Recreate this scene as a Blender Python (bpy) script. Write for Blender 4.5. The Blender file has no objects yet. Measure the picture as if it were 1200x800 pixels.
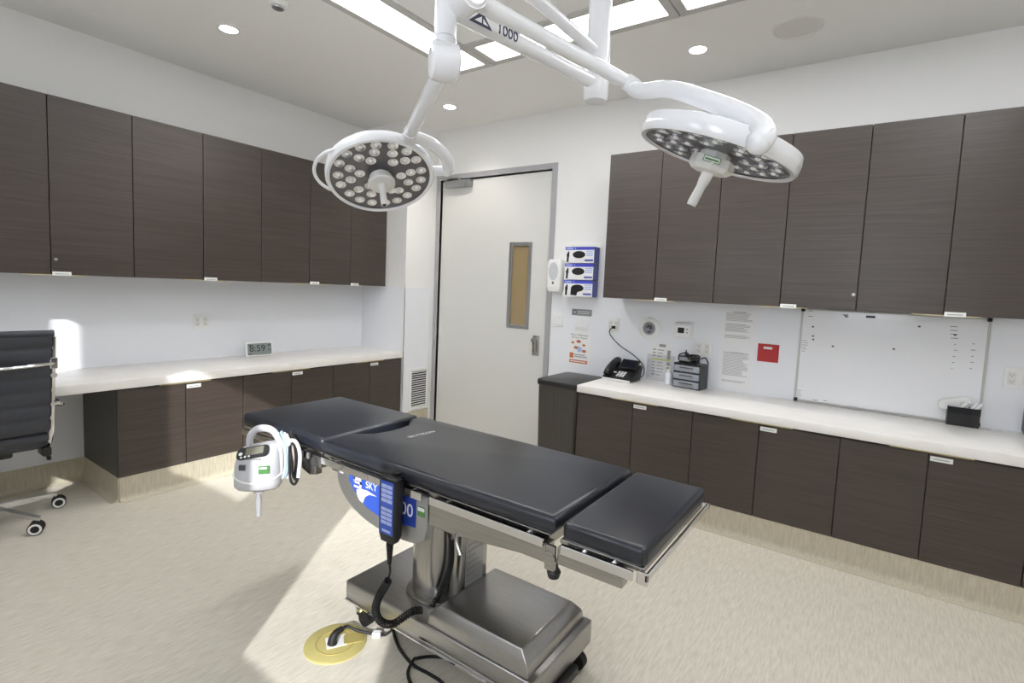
import bpy, bmesh, math, random
from math import pi, sin, cos, radians
from mathutils import Vector, Matrix, Euler

random.seed(7)
scene = bpy.context.scene
COL = scene.collection

# ------------------------------------------------------------------ materials
def srgb(r, g, b):
    f = lambda c: c / 12.92 if c <= 0.04045 else ((c + 0.055) / 1.055) ** 2.4
    return (f(r / 255), f(g / 255), f(b / 255), 1)

def base_mat(name):
    m = bpy.data.materials.new(name)
    m.use_nodes = True
    nt = m.node_tree
    return m, nt, nt.nodes['Principled BSDF']

def plain(name, rgb, rough=0.5, metal=0.0, var=0.06, scale=9.0, bump=0.0, coat=0.0, spec=0.5):
    """a plain surface with a light procedural unevenness"""
    m, nt, p = base_mat(name)
    c = srgb(*rgb)
    tc = nt.nodes.new('ShaderNodeTexCoord')
    nz = nt.nodes.new('ShaderNodeTexNoise'); nz.inputs['Scale'].default_value = scale; nz.inputs['Detail'].default_value = 3
    nt.links.new(tc.outputs['Object'], nz.inputs['Vector'])
    mx = nt.nodes.new('ShaderNodeMix'); mx.data_type = 'RGBA'
    mx.inputs[6].default_value = tuple(x * (1 - var) for x in c[:3]) + (1,)
    mx.inputs[7].default_value = tuple(min(1, x * (1 + var)) for x in c[:3]) + (1,)
    nt.links.new(nz.outputs['Fac'], mx.inputs[0])
    nt.links.new(mx.outputs[2], p.inputs['Base Color'])
    p.inputs['Roughness'].default_value = rough
    p.inputs['Metallic'].default_value = metal
    p.inputs['Specular IOR Level'].default_value = spec
    p.inputs['Coat Weight'].default_value = coat
    if bump:
        b = nt.nodes.new('ShaderNodeBump'); b.inputs['Strength'].default_value = bump; b.inputs['Distance'].default_value = 0.002
        n2 = nt.nodes.new('ShaderNodeTexNoise'); n2.inputs['Scale'].default_value = scale * 25
        nt.links.new(tc.outputs['Object'], n2.inputs['Vector'])
        nt.links.new(n2.outputs['Fac'], b.inputs['Height']); nt.links.new(b.outputs['Normal'], p.inputs['Normal'])
    return m

def streaked(name, c0, c1, scale, rough=0.45, bump=0.0, rnd=False, metal=0.0, spec=0.5, lo=0.35, hi=0.65, detail=4):
    """noise stretched along one axis: wood grain, brushed steel, sheet vinyl"""
    m, nt, p = base_mat(name)
    tc = nt.nodes.new('ShaderNodeTexCoord')
    mp = nt.nodes.new('ShaderNodeMapping'); mp.inputs['Scale'].default_value = scale
    nt.links.new(tc.outputs['Object'], mp.inputs['Vector'])
    if rnd:
        oi = nt.nodes.new('ShaderNodeObjectInfo')
        mu = nt.nodes.new('ShaderNodeMath'); mu.operation = 'MULTIPLY'; mu.inputs[1].default_value = 37.0
        nt.links.new(oi.outputs['Random'], mu.inputs[0])
        nt.links.new(mu.outputs[0], mp.inputs['Location'])
    nz = nt.nodes.new('ShaderNodeTexNoise'); nz.inputs['Scale'].default_value = 1.0; nz.inputs['Detail'].default_value = detail
    nz.inputs['Roughness'].default_value = 0.65
    nt.links.new(mp.outputs['Vector'], nz.inputs['Vector'])
    cr = nt.nodes.new('ShaderNodeValToRGB')
    cr.color_ramp.elements[0].position = lo; cr.color_ramp.elements[1].position = hi
    cr.color_ramp.elements[0].color = srgb(*c0); cr.color_ramp.elements[1].color = srgb(*c1)
    nt.links.new(nz.outputs['Fac'], cr.inputs['Fac']); nt.links.new(cr.outputs['Color'], p.inputs['Base Color'])
    p.inputs['Roughness'].default_value = rough; p.inputs['Metallic'].default_value = metal
    p.inputs['Specular IOR Level'].default_value = spec
    if bump:
        b = nt.nodes.new('ShaderNodeBump'); b.inputs['Strength'].default_value = bump; b.inputs['Distance'].default_value = 0.001
        nt.links.new(nz.outputs['Fac'], b.inputs['Height']); nt.links.new(b.outputs['Normal'], p.inputs['Normal'])
    return m

def emit(name, rgb, strength):
    m, nt, p = base_mat(name)
    p.inputs['Base Color'].default_value = srgb(*rgb)
    p.inputs['Emission Color'].default_value = srgb(*rgb)
    p.inputs['Emission Strength'].default_value = strength
    return m

def clear(name, tint=(1, 1, 1), fac=0.9, rough=0.05):
    m = bpy.data.materials.new(name); m.use_nodes = True
    nt = m.node_tree
    for n in list(nt.nodes): nt.nodes.remove(n)
    out = nt.nodes.new('ShaderNodeOutputMaterial')
    tr = nt.nodes.new('ShaderNodeBsdfTransparent'); tr.inputs[0].default_value = tint + (1,)
    gl = nt.nodes.new('ShaderNodeBsdfGlossy'); gl.inputs['Roughness'].default_value = rough
    mx = nt.nodes.new('ShaderNodeMixShader'); mx.inputs[0].default_value = 1 - fac
    nt.links.new(tr.outputs[0], mx.inputs[1]); nt.links.new(gl.outputs[0], mx.inputs[2]); nt.links.new(mx.outputs[0], out.inputs[0])
    return m

M = {}
M['wall'] = plain('wall_paint', (238, 237, 235), 0.55, var=0.01, scale=1.5)
M['panel'] = plain('wall_panel', (236, 238, 242), 0.3, var=0.01, scale=1.5)
M['ceil'] = plain('ceiling_paint', (240, 239, 236), 0.7, var=0.01)
M['floor'] = streaked('sheet_vinyl', (196, 189, 173), (228, 222, 209), (115, 13, 60), 0.4, spec=0.35, lo=0.25, hi=0.75)
M['cove'] = streaked('sheet_vinyl_cove_shaded', (176, 168, 147), (206, 198, 178), (90, 90, 12), 0.45, spec=0.35, lo=0.25, hi=0.75)  # same vinyl as the floor, darkened: shade under the counters put into the colour
M['wood'] = streaked('dark_laminate', (58, 50, 44), (79, 70, 64), (2.2, 2.2, 110), 0.36, rnd=True, bump=0.05, lo=0.25, hi=0.75)
M['carcass'] = plain('dark_carcass', (44, 39, 37), 0.5)
M['sidepanel'] = streaked('dark_side_laminate', (52, 49, 48), (66, 62, 60), (2, 2, 90), 0.4, rnd=True)
M['quartz'] = streaked('pale_worktop', (236, 232, 227), (244, 241, 237), (9, 9, 60), 0.28, lo=0.3, hi=0.7)
M['white'] = plain('white_plastic', (236, 236, 234), 0.35, var=0.01)
M['enamel'] = plain('white_enamel', (240, 241, 244), 0.18, var=0.005, coat=0.4)
M['offwhite'] = plain('off_white_plastic', (226, 225, 221), 0.4, var=0.01)
M['paper'] = plain('paper', (238, 238, 238), 0.7, var=0.01)
M['ink'] = plain('grey_print', (150, 150, 152), 0.7)
M['inkdark'] = plain('dark_print', (80, 80, 84), 0.7)
M['black'] = plain('black_plastic', (26, 27, 29), 0.35)
M['blackmat'] = plain('black_fabric', (28, 28, 30), 0.85)
M['rubber'] = plain('black_rubber', (22, 22, 24), 0.6)
M['vinyl'] = plain('black_vinyl', (38, 41, 49), 0.29, var=0.08, scale=14, bump=0.06, spec=0.6)
M['leather'] = plain('charcoal_leather', (58, 61, 68), 0.45, var=0.08, scale=18, bump=0.1)
M['steel'] = streaked('brushed_steel', (164, 162, 159), (178, 176, 173), (6, 260, 260), 0.27, metal=1.0)
M['steelv'] = streaked('brushed_steel_column', (164, 162, 159), (178, 176, 173), (240, 240, 5), 0.25, metal=1.0)
M['steelmat'] = streaked('brushed_steel_hood', (164, 163, 162), (176, 175, 174), (8, 240, 240), 0.3, metal=1.0)
M['chrome'] = plain('chrome', (222, 222, 224), 0.08, metal=1.0, var=0.01)
M['alu'] = plain('satin_aluminium', (172, 173, 174), 0.38, metal=0.85, var=0.02)
M['framegrey'] = plain('grey_door_frame', (178, 178, 180), 0.4, metal=0.25, var=0.02)
M['door'] = plain('door_paint', (219, 218, 214), 0.42, var=0.01)
M['amber'] = plain('amber_glass', (158, 138, 102), 0.15, var=0.04)
M['dark'] = plain('dark_gap', (18, 18, 18), 0.7)
M['binmetal'] = streaked('dark_bin_steel', (80, 77, 73), (88, 84, 80), (60, 60, 2), 0.35, metal=0.6)
M['brass'] = plain('brass_cover', (226, 212, 140), 0.4, metal=0.45, var=0.04)
M['brassdk'] = plain('brass_flap', (206, 190, 116), 0.42, metal=0.45, var=0.04)
M['palewood'] = plain('pale_raw_edge', (206, 190, 142), 0.6)
M['lightpanel'] = emit('light_diffuser', (250, 252, 255), 9.0)
M['downlight'] = emit('downlight_lens', (255, 250, 244), 22.0)
M['grille'] = plain('speaker_grille', (222, 220, 216), 0.7, var=0.06, scale=400)
M['blue'] = plain('blue_print', (72, 80, 200), 0.45)
M['bluepale'] = plain('pale_blue_print', (176, 190, 232), 0.5)
M['blueside'] = plain('blue_carton_side', (92, 104, 176), 0.5)
M['plaque'] = plain('blue_plaque', (52, 88, 190), 0.3)
M['plaquedk'] = plain('navy_plaque', (38, 62, 150), 0.3)
M['navy'] = plain('navy_print', (30, 34, 70), 0.5)
M['green'] = plain('green_label', (84, 140, 74), 0.5)
M['red'] = plain('red_card', (178, 40, 42), 0.55)
M['orange'] = plain('orange_print', (196, 116, 74), 0.6)
M['yellow'] = plain('yellow_highlight', (220, 226, 120), 0.6)
M['plategrey'] = plain('grey_sign', (140, 142, 146), 0.45)
M['lcd'] = plain('lcd_grey', (132, 140, 138), 0.25)
M['lcdolive'] = plain('lcd_olive', (120, 118, 104), 0.2)
M['screen'] = plain('dark_screen', (20, 21, 24), 0.12)
M['greycase'] = plain('light_grey_casing', (200, 200, 204), 0.38, var=0.01)
M['greydrawer'] = plain('grey_translucent_drawer', (150, 154, 162), 0.3, var=0.05)
M['panelframe'] = plain('light_panel_frame', (196, 194, 190), 0.5)
M['soapwindow'] = plain('soap_window', (202, 205, 209), 0.25)
M['reflector'] = plain('lamp_reflector_plate', (104, 104, 108), 0.3, metal=0.75, var=0.12, scale=30)
M['lens'] = plain('lens_reflector', (214, 215, 219), 0.18, metal=0.85, var=0.02)
M['lenscore'] = plain('lens_core', (250, 250, 250), 0.3, var=0.0)
M['hosewhite'] = plain('white_hose', (228, 230, 232), 0.4)
M['hoseblue'] = plain('pale_blue_hose', (176, 206, 222), 0.4)
M['hosepink'] = plain('pale_pink_hose', (222, 200, 192), 0.4)
M['glass'] = clear('window_glass', (1, 1, 1), 0.94)
M['sleeve'] = clear('clear_sleeve', (0.97, 0.97, 0.98), 0.86, 0.15)
M['bottle'] = plain('translucent_bottle', (226, 230, 236), 0.2)

# ------------------------------------------------------------------ mesh helpers
I4 = Matrix.Identity(4)
def T(x, y, z): return Matrix.Translation((x, y, z))
def RX(a): return Matrix.Rotation(radians(a), 4, 'X')
def RY(a): return Matrix.Rotation(radians(a), 4, 'Y')
def RZ(a): return Matrix.Rotation(radians(a), 4, 'Z')

def frame_of(d):
    d = Vector(d).normalized()
    a = Vector((0, 0, 1)) if abs(d.z) < 0.95 else Vector((1, 0, 0))
    x = a.cross(d).normalized(); y = d.cross(x)
    return x, y, d

def smooth_path(pts, n=8, closed=False):
    P = [Vector(p) for p in pts]
    if len(P) < 3: return P
    out = []
    N = len(P)
    rng = range(N) if closed else range(N - 1)
    for i in rng:
        p1, p2 = P[i], P[(i + 1) % N]
        p0 = P[(i - 1) % N] if (closed or i > 0) else p1 * 2 - p2
        p3 = P[(i + 2) % N] if (closed or i + 2 < N) else p2 * 2 - p1
        for k in range(n):
            t = k / n
            out.append(0.5 * ((2 * p1) + (-p0 + p2) * t + (2 * p0 - 5 * p1 + 4 * p2 - p3) * t * t + (-p0 + 3 * p1 - 3 * p2 + p3) * t ** 3))
    if not closed: out.append(P[-1])
    return out

class MB:
    def __init__(self): self.bm = bmesh.new()
    def _fin(self, verts, mi, mat):
        faces = set()
        for v in verts:
            for f in v.link_faces: faces.add(f)
        for f in faces: f.material_index = mi
        if mat is not None: bmesh.ops.transform(self.bm, matrix=mat, verts=verts)
    def box(self, x0, x1, y0, y1, z0, z1, bev=0.0, seg=2, mi=0, mat=None):
        tmp = bmesh.new()
        vs = [tmp.verts.new((x, y, z)) for x in (x0, x1) for y in (y0, y1) for z in (z0, z1)]
        for q in ((0, 1, 3, 2), (4, 6, 7, 5), (0, 4, 5, 1), (2, 3, 7, 6), (0, 2, 6, 4), (1, 5, 7, 3)):
            tmp.faces.new([vs[i] for i in q])
        self._merge(tmp, bev, seg, mi, mat); return self
    def _merge(self, tmp, bev, seg, mi, mat, edges=None):
        bmesh.ops.recalc_face_normals(tmp, faces=tmp.faces[:])
        if bev > 0:
            bmesh.ops.bevel(tmp, geom=(edges(tmp) if edges else tmp.edges[:]), offset=bev, segments=seg, profile=0.5, affect='EDGES', clamp_overlap=True)
        if mat is not None: bmesh.ops.transform(tmp, matrix=mat, verts=tmp.verts[:])
        mp = {}
        for v in tmp.verts: mp[v] = self.bm.verts.new(v.co)
        for f in tmp.faces:
            try:
                nf = self.bm.faces.new([mp[v] for v in f.verts]); nf.material_index = mi
            except ValueError: pass
        tmp.free()
    def prism(self, poly, d0, d1, mat=None, bev=0.0, seg=2, mi=0):
        """polygon in local XY, extruded along local Z from d0 to d1"""
        tmp = bmesh.new()
        a = [tmp.verts.new((p[0], p[1], d0)) for p in poly]
        b = [tmp.verts.new((p[0], p[1], d1)) for p in poly]
        n = len(poly)
        tmp.faces.new(a[::-1]); tmp.faces.new(b)
        for i in range(n): tmp.faces.new((a[i], a[(i + 1) % n], b[(i + 1) % n], b[i]))
        if bev > 0:
            self._merge(tmp, bev, seg, mi, mat, edges=lambda t: [e for e in t.edges if abs(e.verts[0].co.z - e.verts[1].co.z) < 1e-6])
        else: self._merge(tmp, 0, seg, mi, mat)
        return self
    def loft(self, rings, mat=None, mi=0, cap=True):
        tmp = bmesh.new()
        R = [[tmp.verts.new(p) for p in r] for r in rings]
        n = len(R[0])
        for k in range(len(R) - 1):
            for i in range(n):
                tmp.faces.new((R[k][i], R[k][(i + 1) % n], R[k + 1][(i + 1) % n], R[k + 1][i]))
        if cap:
            tmp.faces.new(R[0][::-1]); tmp.faces.new(R[-1])
        self._merge(tmp, 0, 1, mi, mat); return self
    def cyl(self, p0, p1, r0, r1=None, seg=24, mi=0, mat=None):
        r1 = r0 if r1 is None else r1
        p0, p1 = Vector(p0), Vector(p1); x, y, d = frame_of(p1 - p0)
        ring = lambda p, r: [p + x * (r * cos(2 * pi * i / seg)) + y * (r * sin(2 * pi * i / seg)) for i in range(seg)]
        return self.loft([ring(p0, r0), ring(p1, r1)], mat, mi)
    def lathe(self, prof, seg=32, mi=0, mat=None, cap=True):
        """profile of (radius, height) about local Z"""
        rings = [[(max(r, 1e-4) * cos(2 * pi * i / seg), max(r, 1e-4) * sin(2 * pi * i / seg), z) for i in range(seg)] for r, z in prof]
        return self.loft(rings, mat, mi, cap)
    def tube(self, pts, r, seg=12, n=8, mi=0, mat=None, smooth=True, closed=False, radii=None):
        P = smooth_path(pts, n, closed) if smooth else [Vector(p) for p in pts]
        N = len(P)
        rings = []
        prev = None
        for i in range(N):
            if closed: d = P[(i + 1) % N] - P[(i - 1) % N]
            else: d = P[min(i + 1, N - 1)] - P[max(i - 1, 0)]
            d.normalize()
            if prev is None: x, y, _ = frame_of(d)
            else:
                x = prev - d * prev.dot(d)
                if x.length < 1e-6: x, _, _ = frame_of(d)
                x.normalize(); y = d.cross(x)
            prev = x
            rr = r if radii is None else radii[0] + (radii[1] - radii[0]) * i / (N - 1)
            rings.append([P[i] + x * (rr * cos(2 * pi * k / seg)) + y * (rr * sin(2 * pi * k / seg)) for k in range(seg)])
        if closed: rings.append(rings[0]); return self.loft(rings, mat, mi, cap=False)
        return self.loft(rings, mat, mi)
    def coil(self, pts, R, r, turns, seg=6, mi=0, per=10):
        P = smooth_path(pts, 24)
        L = [0]
        for a, b in zip(P, P[1:]): L.append(L[-1] + (b - a).length)
        tot = L[-1]; N = int(turns * per)
        out = []; prev = None
        for k in range(N + 1):
            s = tot * k / N
            i = max(j for j in range(len(L)) if L[j] <= s + 1e-9); i = min(i, len(P) - 2)
            t = (s - L[i]) / max(1e-9, L[i + 1] - L[i])
            p = P[i].lerp(P[i + 1], t); d = (P[i + 1] - P[i]).normalized()
            if prev is None: x, y, _ = frame_of(d)
            else: x = (prev - d * prev.dot(d)).normalized(); y = d.cross(x)
            prev = x
            a = 2 * pi * turns * k / N
            out.append(p + x * (R * cos(a)) + y * (R * sin(a)))
        return self.tube(out, r, seg, smooth=False, mi=mi)
    def sphere(self, c, r, seg=20, mi=0, sc=(1, 1, 1), mat=None):
        prof = [(r * sin(pi * k / 12), -r * cos(pi * k / 12)) for k in range(13)]
        m = T(*c) @ Matrix.Diagonal((sc[0], sc[1], sc[2], 1))
        return self.lathe(prof, seg, mi, (mat @ m) if mat is not None else m)
    def text(self, s, size, mat, ext=0.0006, mi=0, align='CENTER'):
        cu = bpy.data.curves.new('t', 'FONT'); cu.body = s; cu.size = size; cu.extrude = ext
        cu.align_x = align; cu.align_y = 'CENTER'
        o = bpy.data.objects.new('t', cu); COL.objects.link(o)
        bpy.context.view_layer.update()
        me = bpy.data.meshes.new_from_object(o.evaluated_get(bpy.context.evaluated_depsgraph_get()))
        bpy.data.objects.remove(o); bpy.data.curves.remove(cu)
        tmp = bmesh.new(); tmp.from_mesh(me); bpy.data.meshes.remove(me)
        self._merge(tmp, 0, 1, mi, mat); return self
    def build(self, name, mats, parent=None, loc=None, rot=None, smooth=35):
        me = bpy.data.meshes.new(name)
        bmesh.ops.remove_doubles(self.bm, verts=self.bm.verts[:], dist=1e-6)
        self.bm.to_mesh(me); self.bm.free()
        for m in (mats if isinstance(mats, (list, tuple)) else [mats]): me.materials.append(M[m] if isinstance(m, str) else m)
        if smooth:
            me.polygons.foreach_set('use_smooth', [True] * len(me.polygons))
            me.set_sharp_from_angle(angle=radians(smooth))
        o = bpy.data.objects.new(name, me); COL.objects.link(o)
        if parent is not None: o.parent = parent
        if loc is not None: o.location = loc
        if rot is not None: o.rotation_euler = rot
        return o

def thing(name, label, cat, loc=(0, 0, 0), rz=0.0, group=None, rot=None):
    o = bpy.data.objects.new(name, None); COL.objects.link(o)
    o.empty_display_size = 0.05
    o.location = loc; o.rotation_euler = rot if rot is not None else (0, 0, radians(rz))
    o['label'] = label; o['category'] = cat
    if group: o['group'] = group
    return o
def tag(o, label, cat, group=None):
    o['label'] = label; o['category'] = cat
    if group: o['group'] = group
    return o
def struct(o, label=None, cat=None):
    o['kind'] = 'structure'
    if label: o['label'] = label
    if cat: o['category'] = cat
    return o
def sthing(name, label, cat, loc=(0, 0, 0), rz=0):
    o = thing(name, label, cat, loc, rz); o['kind'] = 'structure'; return o
def kids(o): return [c for c in bpy.data.objects if c.parent == o]
def dup(root, loc, label=None, group=None, rz=None, parent=None):
    r = root.copy(); COL.objects.link(r)
    if parent is not None: r.parent = parent
    else: r.location = loc
    if rz is not None: r.rotation_euler = (0, 0, radians(rz))
    if label: r['label'] = label
    if group: r['group'] = group
    for c in kids(root): dup(c, None, parent=r)
    return r

# ------------------------------------------------------------------ camera
H = 1.43
cam = bpy.data.cameras.new('camera'); co = bpy.data.objects.new('camera', cam); COL.objects.link(co)
right = Vector((0.820736, 0.569575, 0.044454)); down = Vector((0.081734, -0.040051, -0.995849)); fwd = Vector((-0.565431, 0.820963, -0.079425))
m3 = Matrix((right, -down, -fwd)).transposed()
co.matrix_world = Matrix.Translation((0, 0, H)) @ m3.to_4x4()
cam.sensor_width = 36.0; cam.lens = 606.1074 / 1200 * 36
cam.shift_x = (600 - 609.4788) / 1200; cam.shift_y = (385.4521 - 400) / 1200
cam.clip_start = 0.05; cam.clip_end = 200
scene.camera = co

# ------------------------------------------------------------------ setting
XL, YB, ZC, XR, YF = -4.36, 3.85, 2.94, 2.4, -1.0
struct(MB().box(XL - .1, XR + .1, YF - .1, YB + .12, -.1, 0).build('floor', 'floor'), 'beige streaked sheet vinyl floor', 'floor')
struct(MB().box(XL - .1, XR + .1, YF - .1, YB + .12, ZC, ZC + .1).build('ceiling', 'ceil'), 'flat grey white painted ceiling', 'ceiling')
struct(MB().box(XL - .1, XL, YF - .1, YB + .12, 0, ZC).build('wall_left', 'wall'), 'white wall behind the long desk', 'wall')
struct(MB().box(XR, XR + .1, YF - .1, YB + .12, 0, ZC).build('wall_right', 'wall'), 'white wall at the end of the right worktop', 'wall')
# wall with the door: opening x -3.67..-2.385, z 0..2.455
DX0, DX1, DZ = -3.685, -2.385, 2.455
wb = MB()
wb.box(XL, DX0, YB, YB + .12, 0, ZC); wb.box(DX1, XR, YB, YB + .12, 0, ZC); wb.box(DX0, DX1, YB, YB + .12, DZ, ZC)
struct(wb.build('wall_back', 'wall', smooth=0), 'white wall with the tall door', 'wall')
# the wall behind the viewer with three windows
WX = [(-2.89, -2.70, 1.21), (-1.962, -1.22, 1.63), (-0.442, 0.30, 1.21)]  # unseen; left opening narrowed and middle sill raised to trim the sun patches
WH = 2.46
wf = MB()
xs = [XL - .1] + [v for w in WX for v in w[:2]] + [XR + .1]
for i in range(0, len(xs), 2): wf.box(xs[i], xs[i + 1], YF - .1, YF, 0, ZC)
for a, b, s in WX:
    wf.box(a, b, YF - .1, YF, 0, s); wf.box(a, b, YF - .1, YF, WH, ZC)
struct(wf.build('wall_front', 'wall', smooth=0), 'white wall with three windows', 'wall')
for i, (a, b, s) in enumerate(WX):
    t = sthing('window_%d' % (i + 1), 'tall window in the wall facing the door', 'window', ((a + b) / 2, YF - .09, s))
    w = (b - a) / 2; h = WH - s
    f = MB(); f.box(-w, -w + .012, -.01, .01, 0, h).box(w - .012, w, -.01, .01, 0, h).box(-w, w, -.01, .01, 0, .012).box(-w, w, -.01, .01, h - .012, h)
    f.build('window_frame', 'alu', t, smooth=0)
    MB().box(-w + .012, w - .012, -.003, .003, .012, h - .012).build('pane', 'glass', t, smooth=0)

# boxed-in corner column
XCH, YCH = -3.735, 3.453
struct(MB().box(XL, XCH, YCH, YB, 0, ZC).build('wall_chase', 'wall', smooth=0), 'boxed-in corner column beside the door', 'wall')
# glossy wall panels up to the underside of the wall cabinets
PT = 1.388
struct(MB().box(XL, XL + .004, YF, YCH, .1, PT).build('trim_1', 'panel', smooth=0))
struct(MB().box(XL + .004, XCH + .004, YCH - .004, YCH, .1, PT).build('trim_2', 'panel', smooth=0))
tp = MB().box(XCH, XCH + .004, YCH - .004, YB - .06, .16, PT)
tp.box(XCH + .004, XCH + .008, YCH, YB - .06, PT - .02, PT).box(XCH + .004, XCH + .008, YB - .085, YB - .06, .16, PT - .02)
struct(tp.build('trim_3', 'panel', smooth=0))
struct(MB().box(-2.33, XR, YB - .004, YB, .1, PT).build('trim_4', 'panel', smooth=0))
YW = YB - .004      # face of the panel on the door wall
XW = XL + .004

# coved vinyl skirting
def cove(name, p0, p1, back, z=.155, fill=.02):
    """skirting along p0->p1; 'back' is the direction (2D) away from the room"""
    p0, p1, b = Vector(p0), Vector(p1), Vector(back)
    prof = [(fill, 0), (fill, z), (0, z), (0, .04)]
    for k in range(1, 6):
        a = k / 5 * pi / 2
        prof.append((-.035 + .035 * cos(a), .0415 - .04 * sin(a)) if False else (-.035 * (1 - cos(a)), .04 - .0385 * sin(a)))
    prof.append((-.035, 0))
    m = MB()
    rings = [[(q.x + b.x * o, q.y + b.y * o, zz) for o, zz in prof] for q in (p0, p1)]
    m.loft(rings)
    return struct(m.build(name, 'cove', smooth=40))
cove('baseboard_left', (XL + .008, YF), (XL + .008, 1.17), (-1, 0), fill=.004)
cove('baseboard_knee', (XL, 1.165), (-3.752, 1.165), (0, 1), fill=.006)
cove('baseboard_desk', (-3.747, 1.172), (-3.747, YCH), (-1, 0), fill=.5)
cove('baseboard_chase', (XCH + .008, YCH), (XCH + .008, YB - .05), (-1, 0))
cove('baseboard_back', (-2.33, YB - .02), (-1.70, YB - .02), (0, 1))
cove('baseboard_right', (-1.70, 3.232), (1.44, 3.232), (0, 1), fill=.55)

# ------------------------------------------------------------------ door
d = sthing('door_1', 'tall white door with narrow vision panel and grey steel frame', 'door', (0, YB, 0))
f = MB()
f.box(-3.733, -3.685, -.012, .12, 0, 2.505, .003, 1).box(-2.385, -2.333, -.012, .12, 0, 2.505, .003, 1).box(-3.685, -2.385, -.012, .12, 2.455, 2.505, .003, 1)
f.build('door_frame', 'framegrey', d, smooth=0)
MB().box(-3.685, -3.673, .02, .1, 0, 2.455).box(-3.673, -2.385, .03, .1, 2.443, 2.455).build('gasket', 'dark', d, smooth=0)
# leaf with a cut-out for the vision panel
vx0, vx1, vz0, vz1 = -2.815, -2.568, 1.06, 1.84
lf = MB()
lf.box(-3.668, vx0, .012, .056, .006, 2.443).box(vx1, -2.388, .012, .056, .006, 2.443)
lf.box(vx0, vx1, .012, .056, .006, vz0).box(vx0, vx1, .012, .056, vz1, 2.443)
leaf = lf.build('door_leaf', 'door', d, smooth=0)
vf = MB(); b = .034
vf.box(vx0, vx0 + b, .004, .03, vz0, vz1, .003, 1).box(vx1 - b, vx1, .004, .03, vz0, vz1, .003, 1).box(vx0 + b, vx1 - b, .004, .03, vz0, vz0 + b, .003, 1).box(vx0 + b, vx1 - b, .004, .03, vz1 - b, vz1, .003, 1)
vfo = vf.build('vision_frame', 'alu', leaf, smooth=0)
MB().box(vx0 + b, vx1 - b, .022, .03, vz0 + b, vz1 - b).build('pane', 'amber', vfo, smooth=0)
hd = MB().box(-2.515, -2.445, .002, .012, .835, 1.012, .004, 2)
ho = hd.build('handle_plate', 'alu', leaf)
lv = MB().prism([(0, 0), (.008, .05), (.03, .062), (.05, .05), (.05, .03), (.03, .04), (.014, -.06), (0, -.06)], -.02, .02, T(-2.48, 0, .93) @ RZ(-90) @ RX(90), .004, 2)
lv.build('lever', 'steel', ho)
cl = MB().box(-3.60, -3.325, -.05, .012, 2.372, 2.44, .008, 2).box(-3.322, -3.28, -.045, .012, 2.374, 2.438, .006, 2)
clo = cl.build('door_closer', 'alu', leaf)
ar = MB().tube([(-3.42, -.03, 2.445), (-3.42, -.03, 2.462)], .012, smooth=False)
ar.box(0, .20, -.011, .011, 0, .008, mat=T(-3.42, -.03, 2.457) @ RZ(200)).box(0, .17, -.011, .011, 0, .008, mat=T(-3.42 - .188, -.098, 2.467) @ RZ(70))
ar.box(-3.60, -3.50, -.03, -.012, 2.46, 2.49, .003, 1)
ar.build('closer_arm', 'alu', clo)

# ------------------------------------------------------------------ cabinets (authored facing -Y, local origin at the left end of the back, floor level)
def cabinet(name, label, loc, rz, doors, depth, z0, z1, plates=(), pull=None, pull_top=False, side=False, group=None, locks=(), top_gap=.012):
    """doors: list of (x0, x1); plates: x of the left end of a label holder"""
    t = thing(name, label, 'cabinet', loc, rz, group)
    w0, w1 = doors[0][0], doors[-1][1]
    MB().box(w0, w1, -depth + .021, 0, z0, z1).build('body', 'sidepanel' if side else 'carcass', t, smooth=0)
    for k, (a, b) in enumerate(doors):
        g = .0022
        z_lo, z_hi = z0 + (0 if pull_top else 0), z1 - (top_gap if pull_top else 0)
        dr = MB().box(a + g, b - g, -depth, -depth + .02, z_lo, z_hi, .0012, 1).build('door', 'wood', t, smooth=0)
        for px in plates:
            if a - 1e-3 <= px < b:
                pz = (z_hi - .034) if pull_top else (z_lo - .006)
                pl = MB().box(px, px + .088, -depth - .004, -depth, pz, pz + .024, .001, 1)
                lo = pl.build('label_holder', 'white', dr, smooth=0)
                MB().box(px + .012, px + .076, -depth - .0046, -depth - .004, pz + .009, pz + .013).build('label_print', 'ink', lo, smooth=0)
        for lx in locks:
            if a <= lx < b:
                MB().cyl((lx, -depth - .004, z_lo + .09), (lx, -depth, z_lo + .09), .009, seg=20).box(lx - .002, lx + .002, -depth - .006, -depth - .004, z_lo + .082, z_lo + .098).build('lock', 'alu', dr)
    for a, b in (pull or []):
        if pull_top: MB().box(a, b, -depth + .001, -depth + .02, z1 - top_gap + .002, z1 - top_gap + .007).build('finger_pull', 'palewood', t, smooth=0)
        else: MB().box(a, b, -depth - .001, -depth + .02, z0 - .004, z0).build('finger_pull', 'palewood', t, smooth=0)
    return t

# wall cabinets, right: facing -Y, front at y = 3.498
UZ0, UZ1, UD = 1.386, 2.416, YB - 3.498
ed = [-1.682, -1.290, -.893, -.497, -.105, .282, .672]
G = 'dark wood wall cabinets over the white worktop'
for i, (a, m_, b, lb) in enumerate([
        (ed[0], ed[1], ed[2], 'dark wood wall cabinet beside the glove boxes, above the telephone'),
        (ed[2], ed[3], ed[4], 'dark wood wall cabinet above the drawer tray and taped papers'),
        (ed[4], ed[5], ed[6], 'dark wood wall cabinet above the right part of the whiteboard')]):
    cabinet('wall_cabinet', lb, (0, YB, 0), 0, [(a, m_), (m_, b)], UD, UZ0, UZ1, plates=[m_ + .003], pull=[(m_ - .13, m_ + .15)], group=G, locks=[ed[4] - .018] if i == 1 else ())
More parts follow.
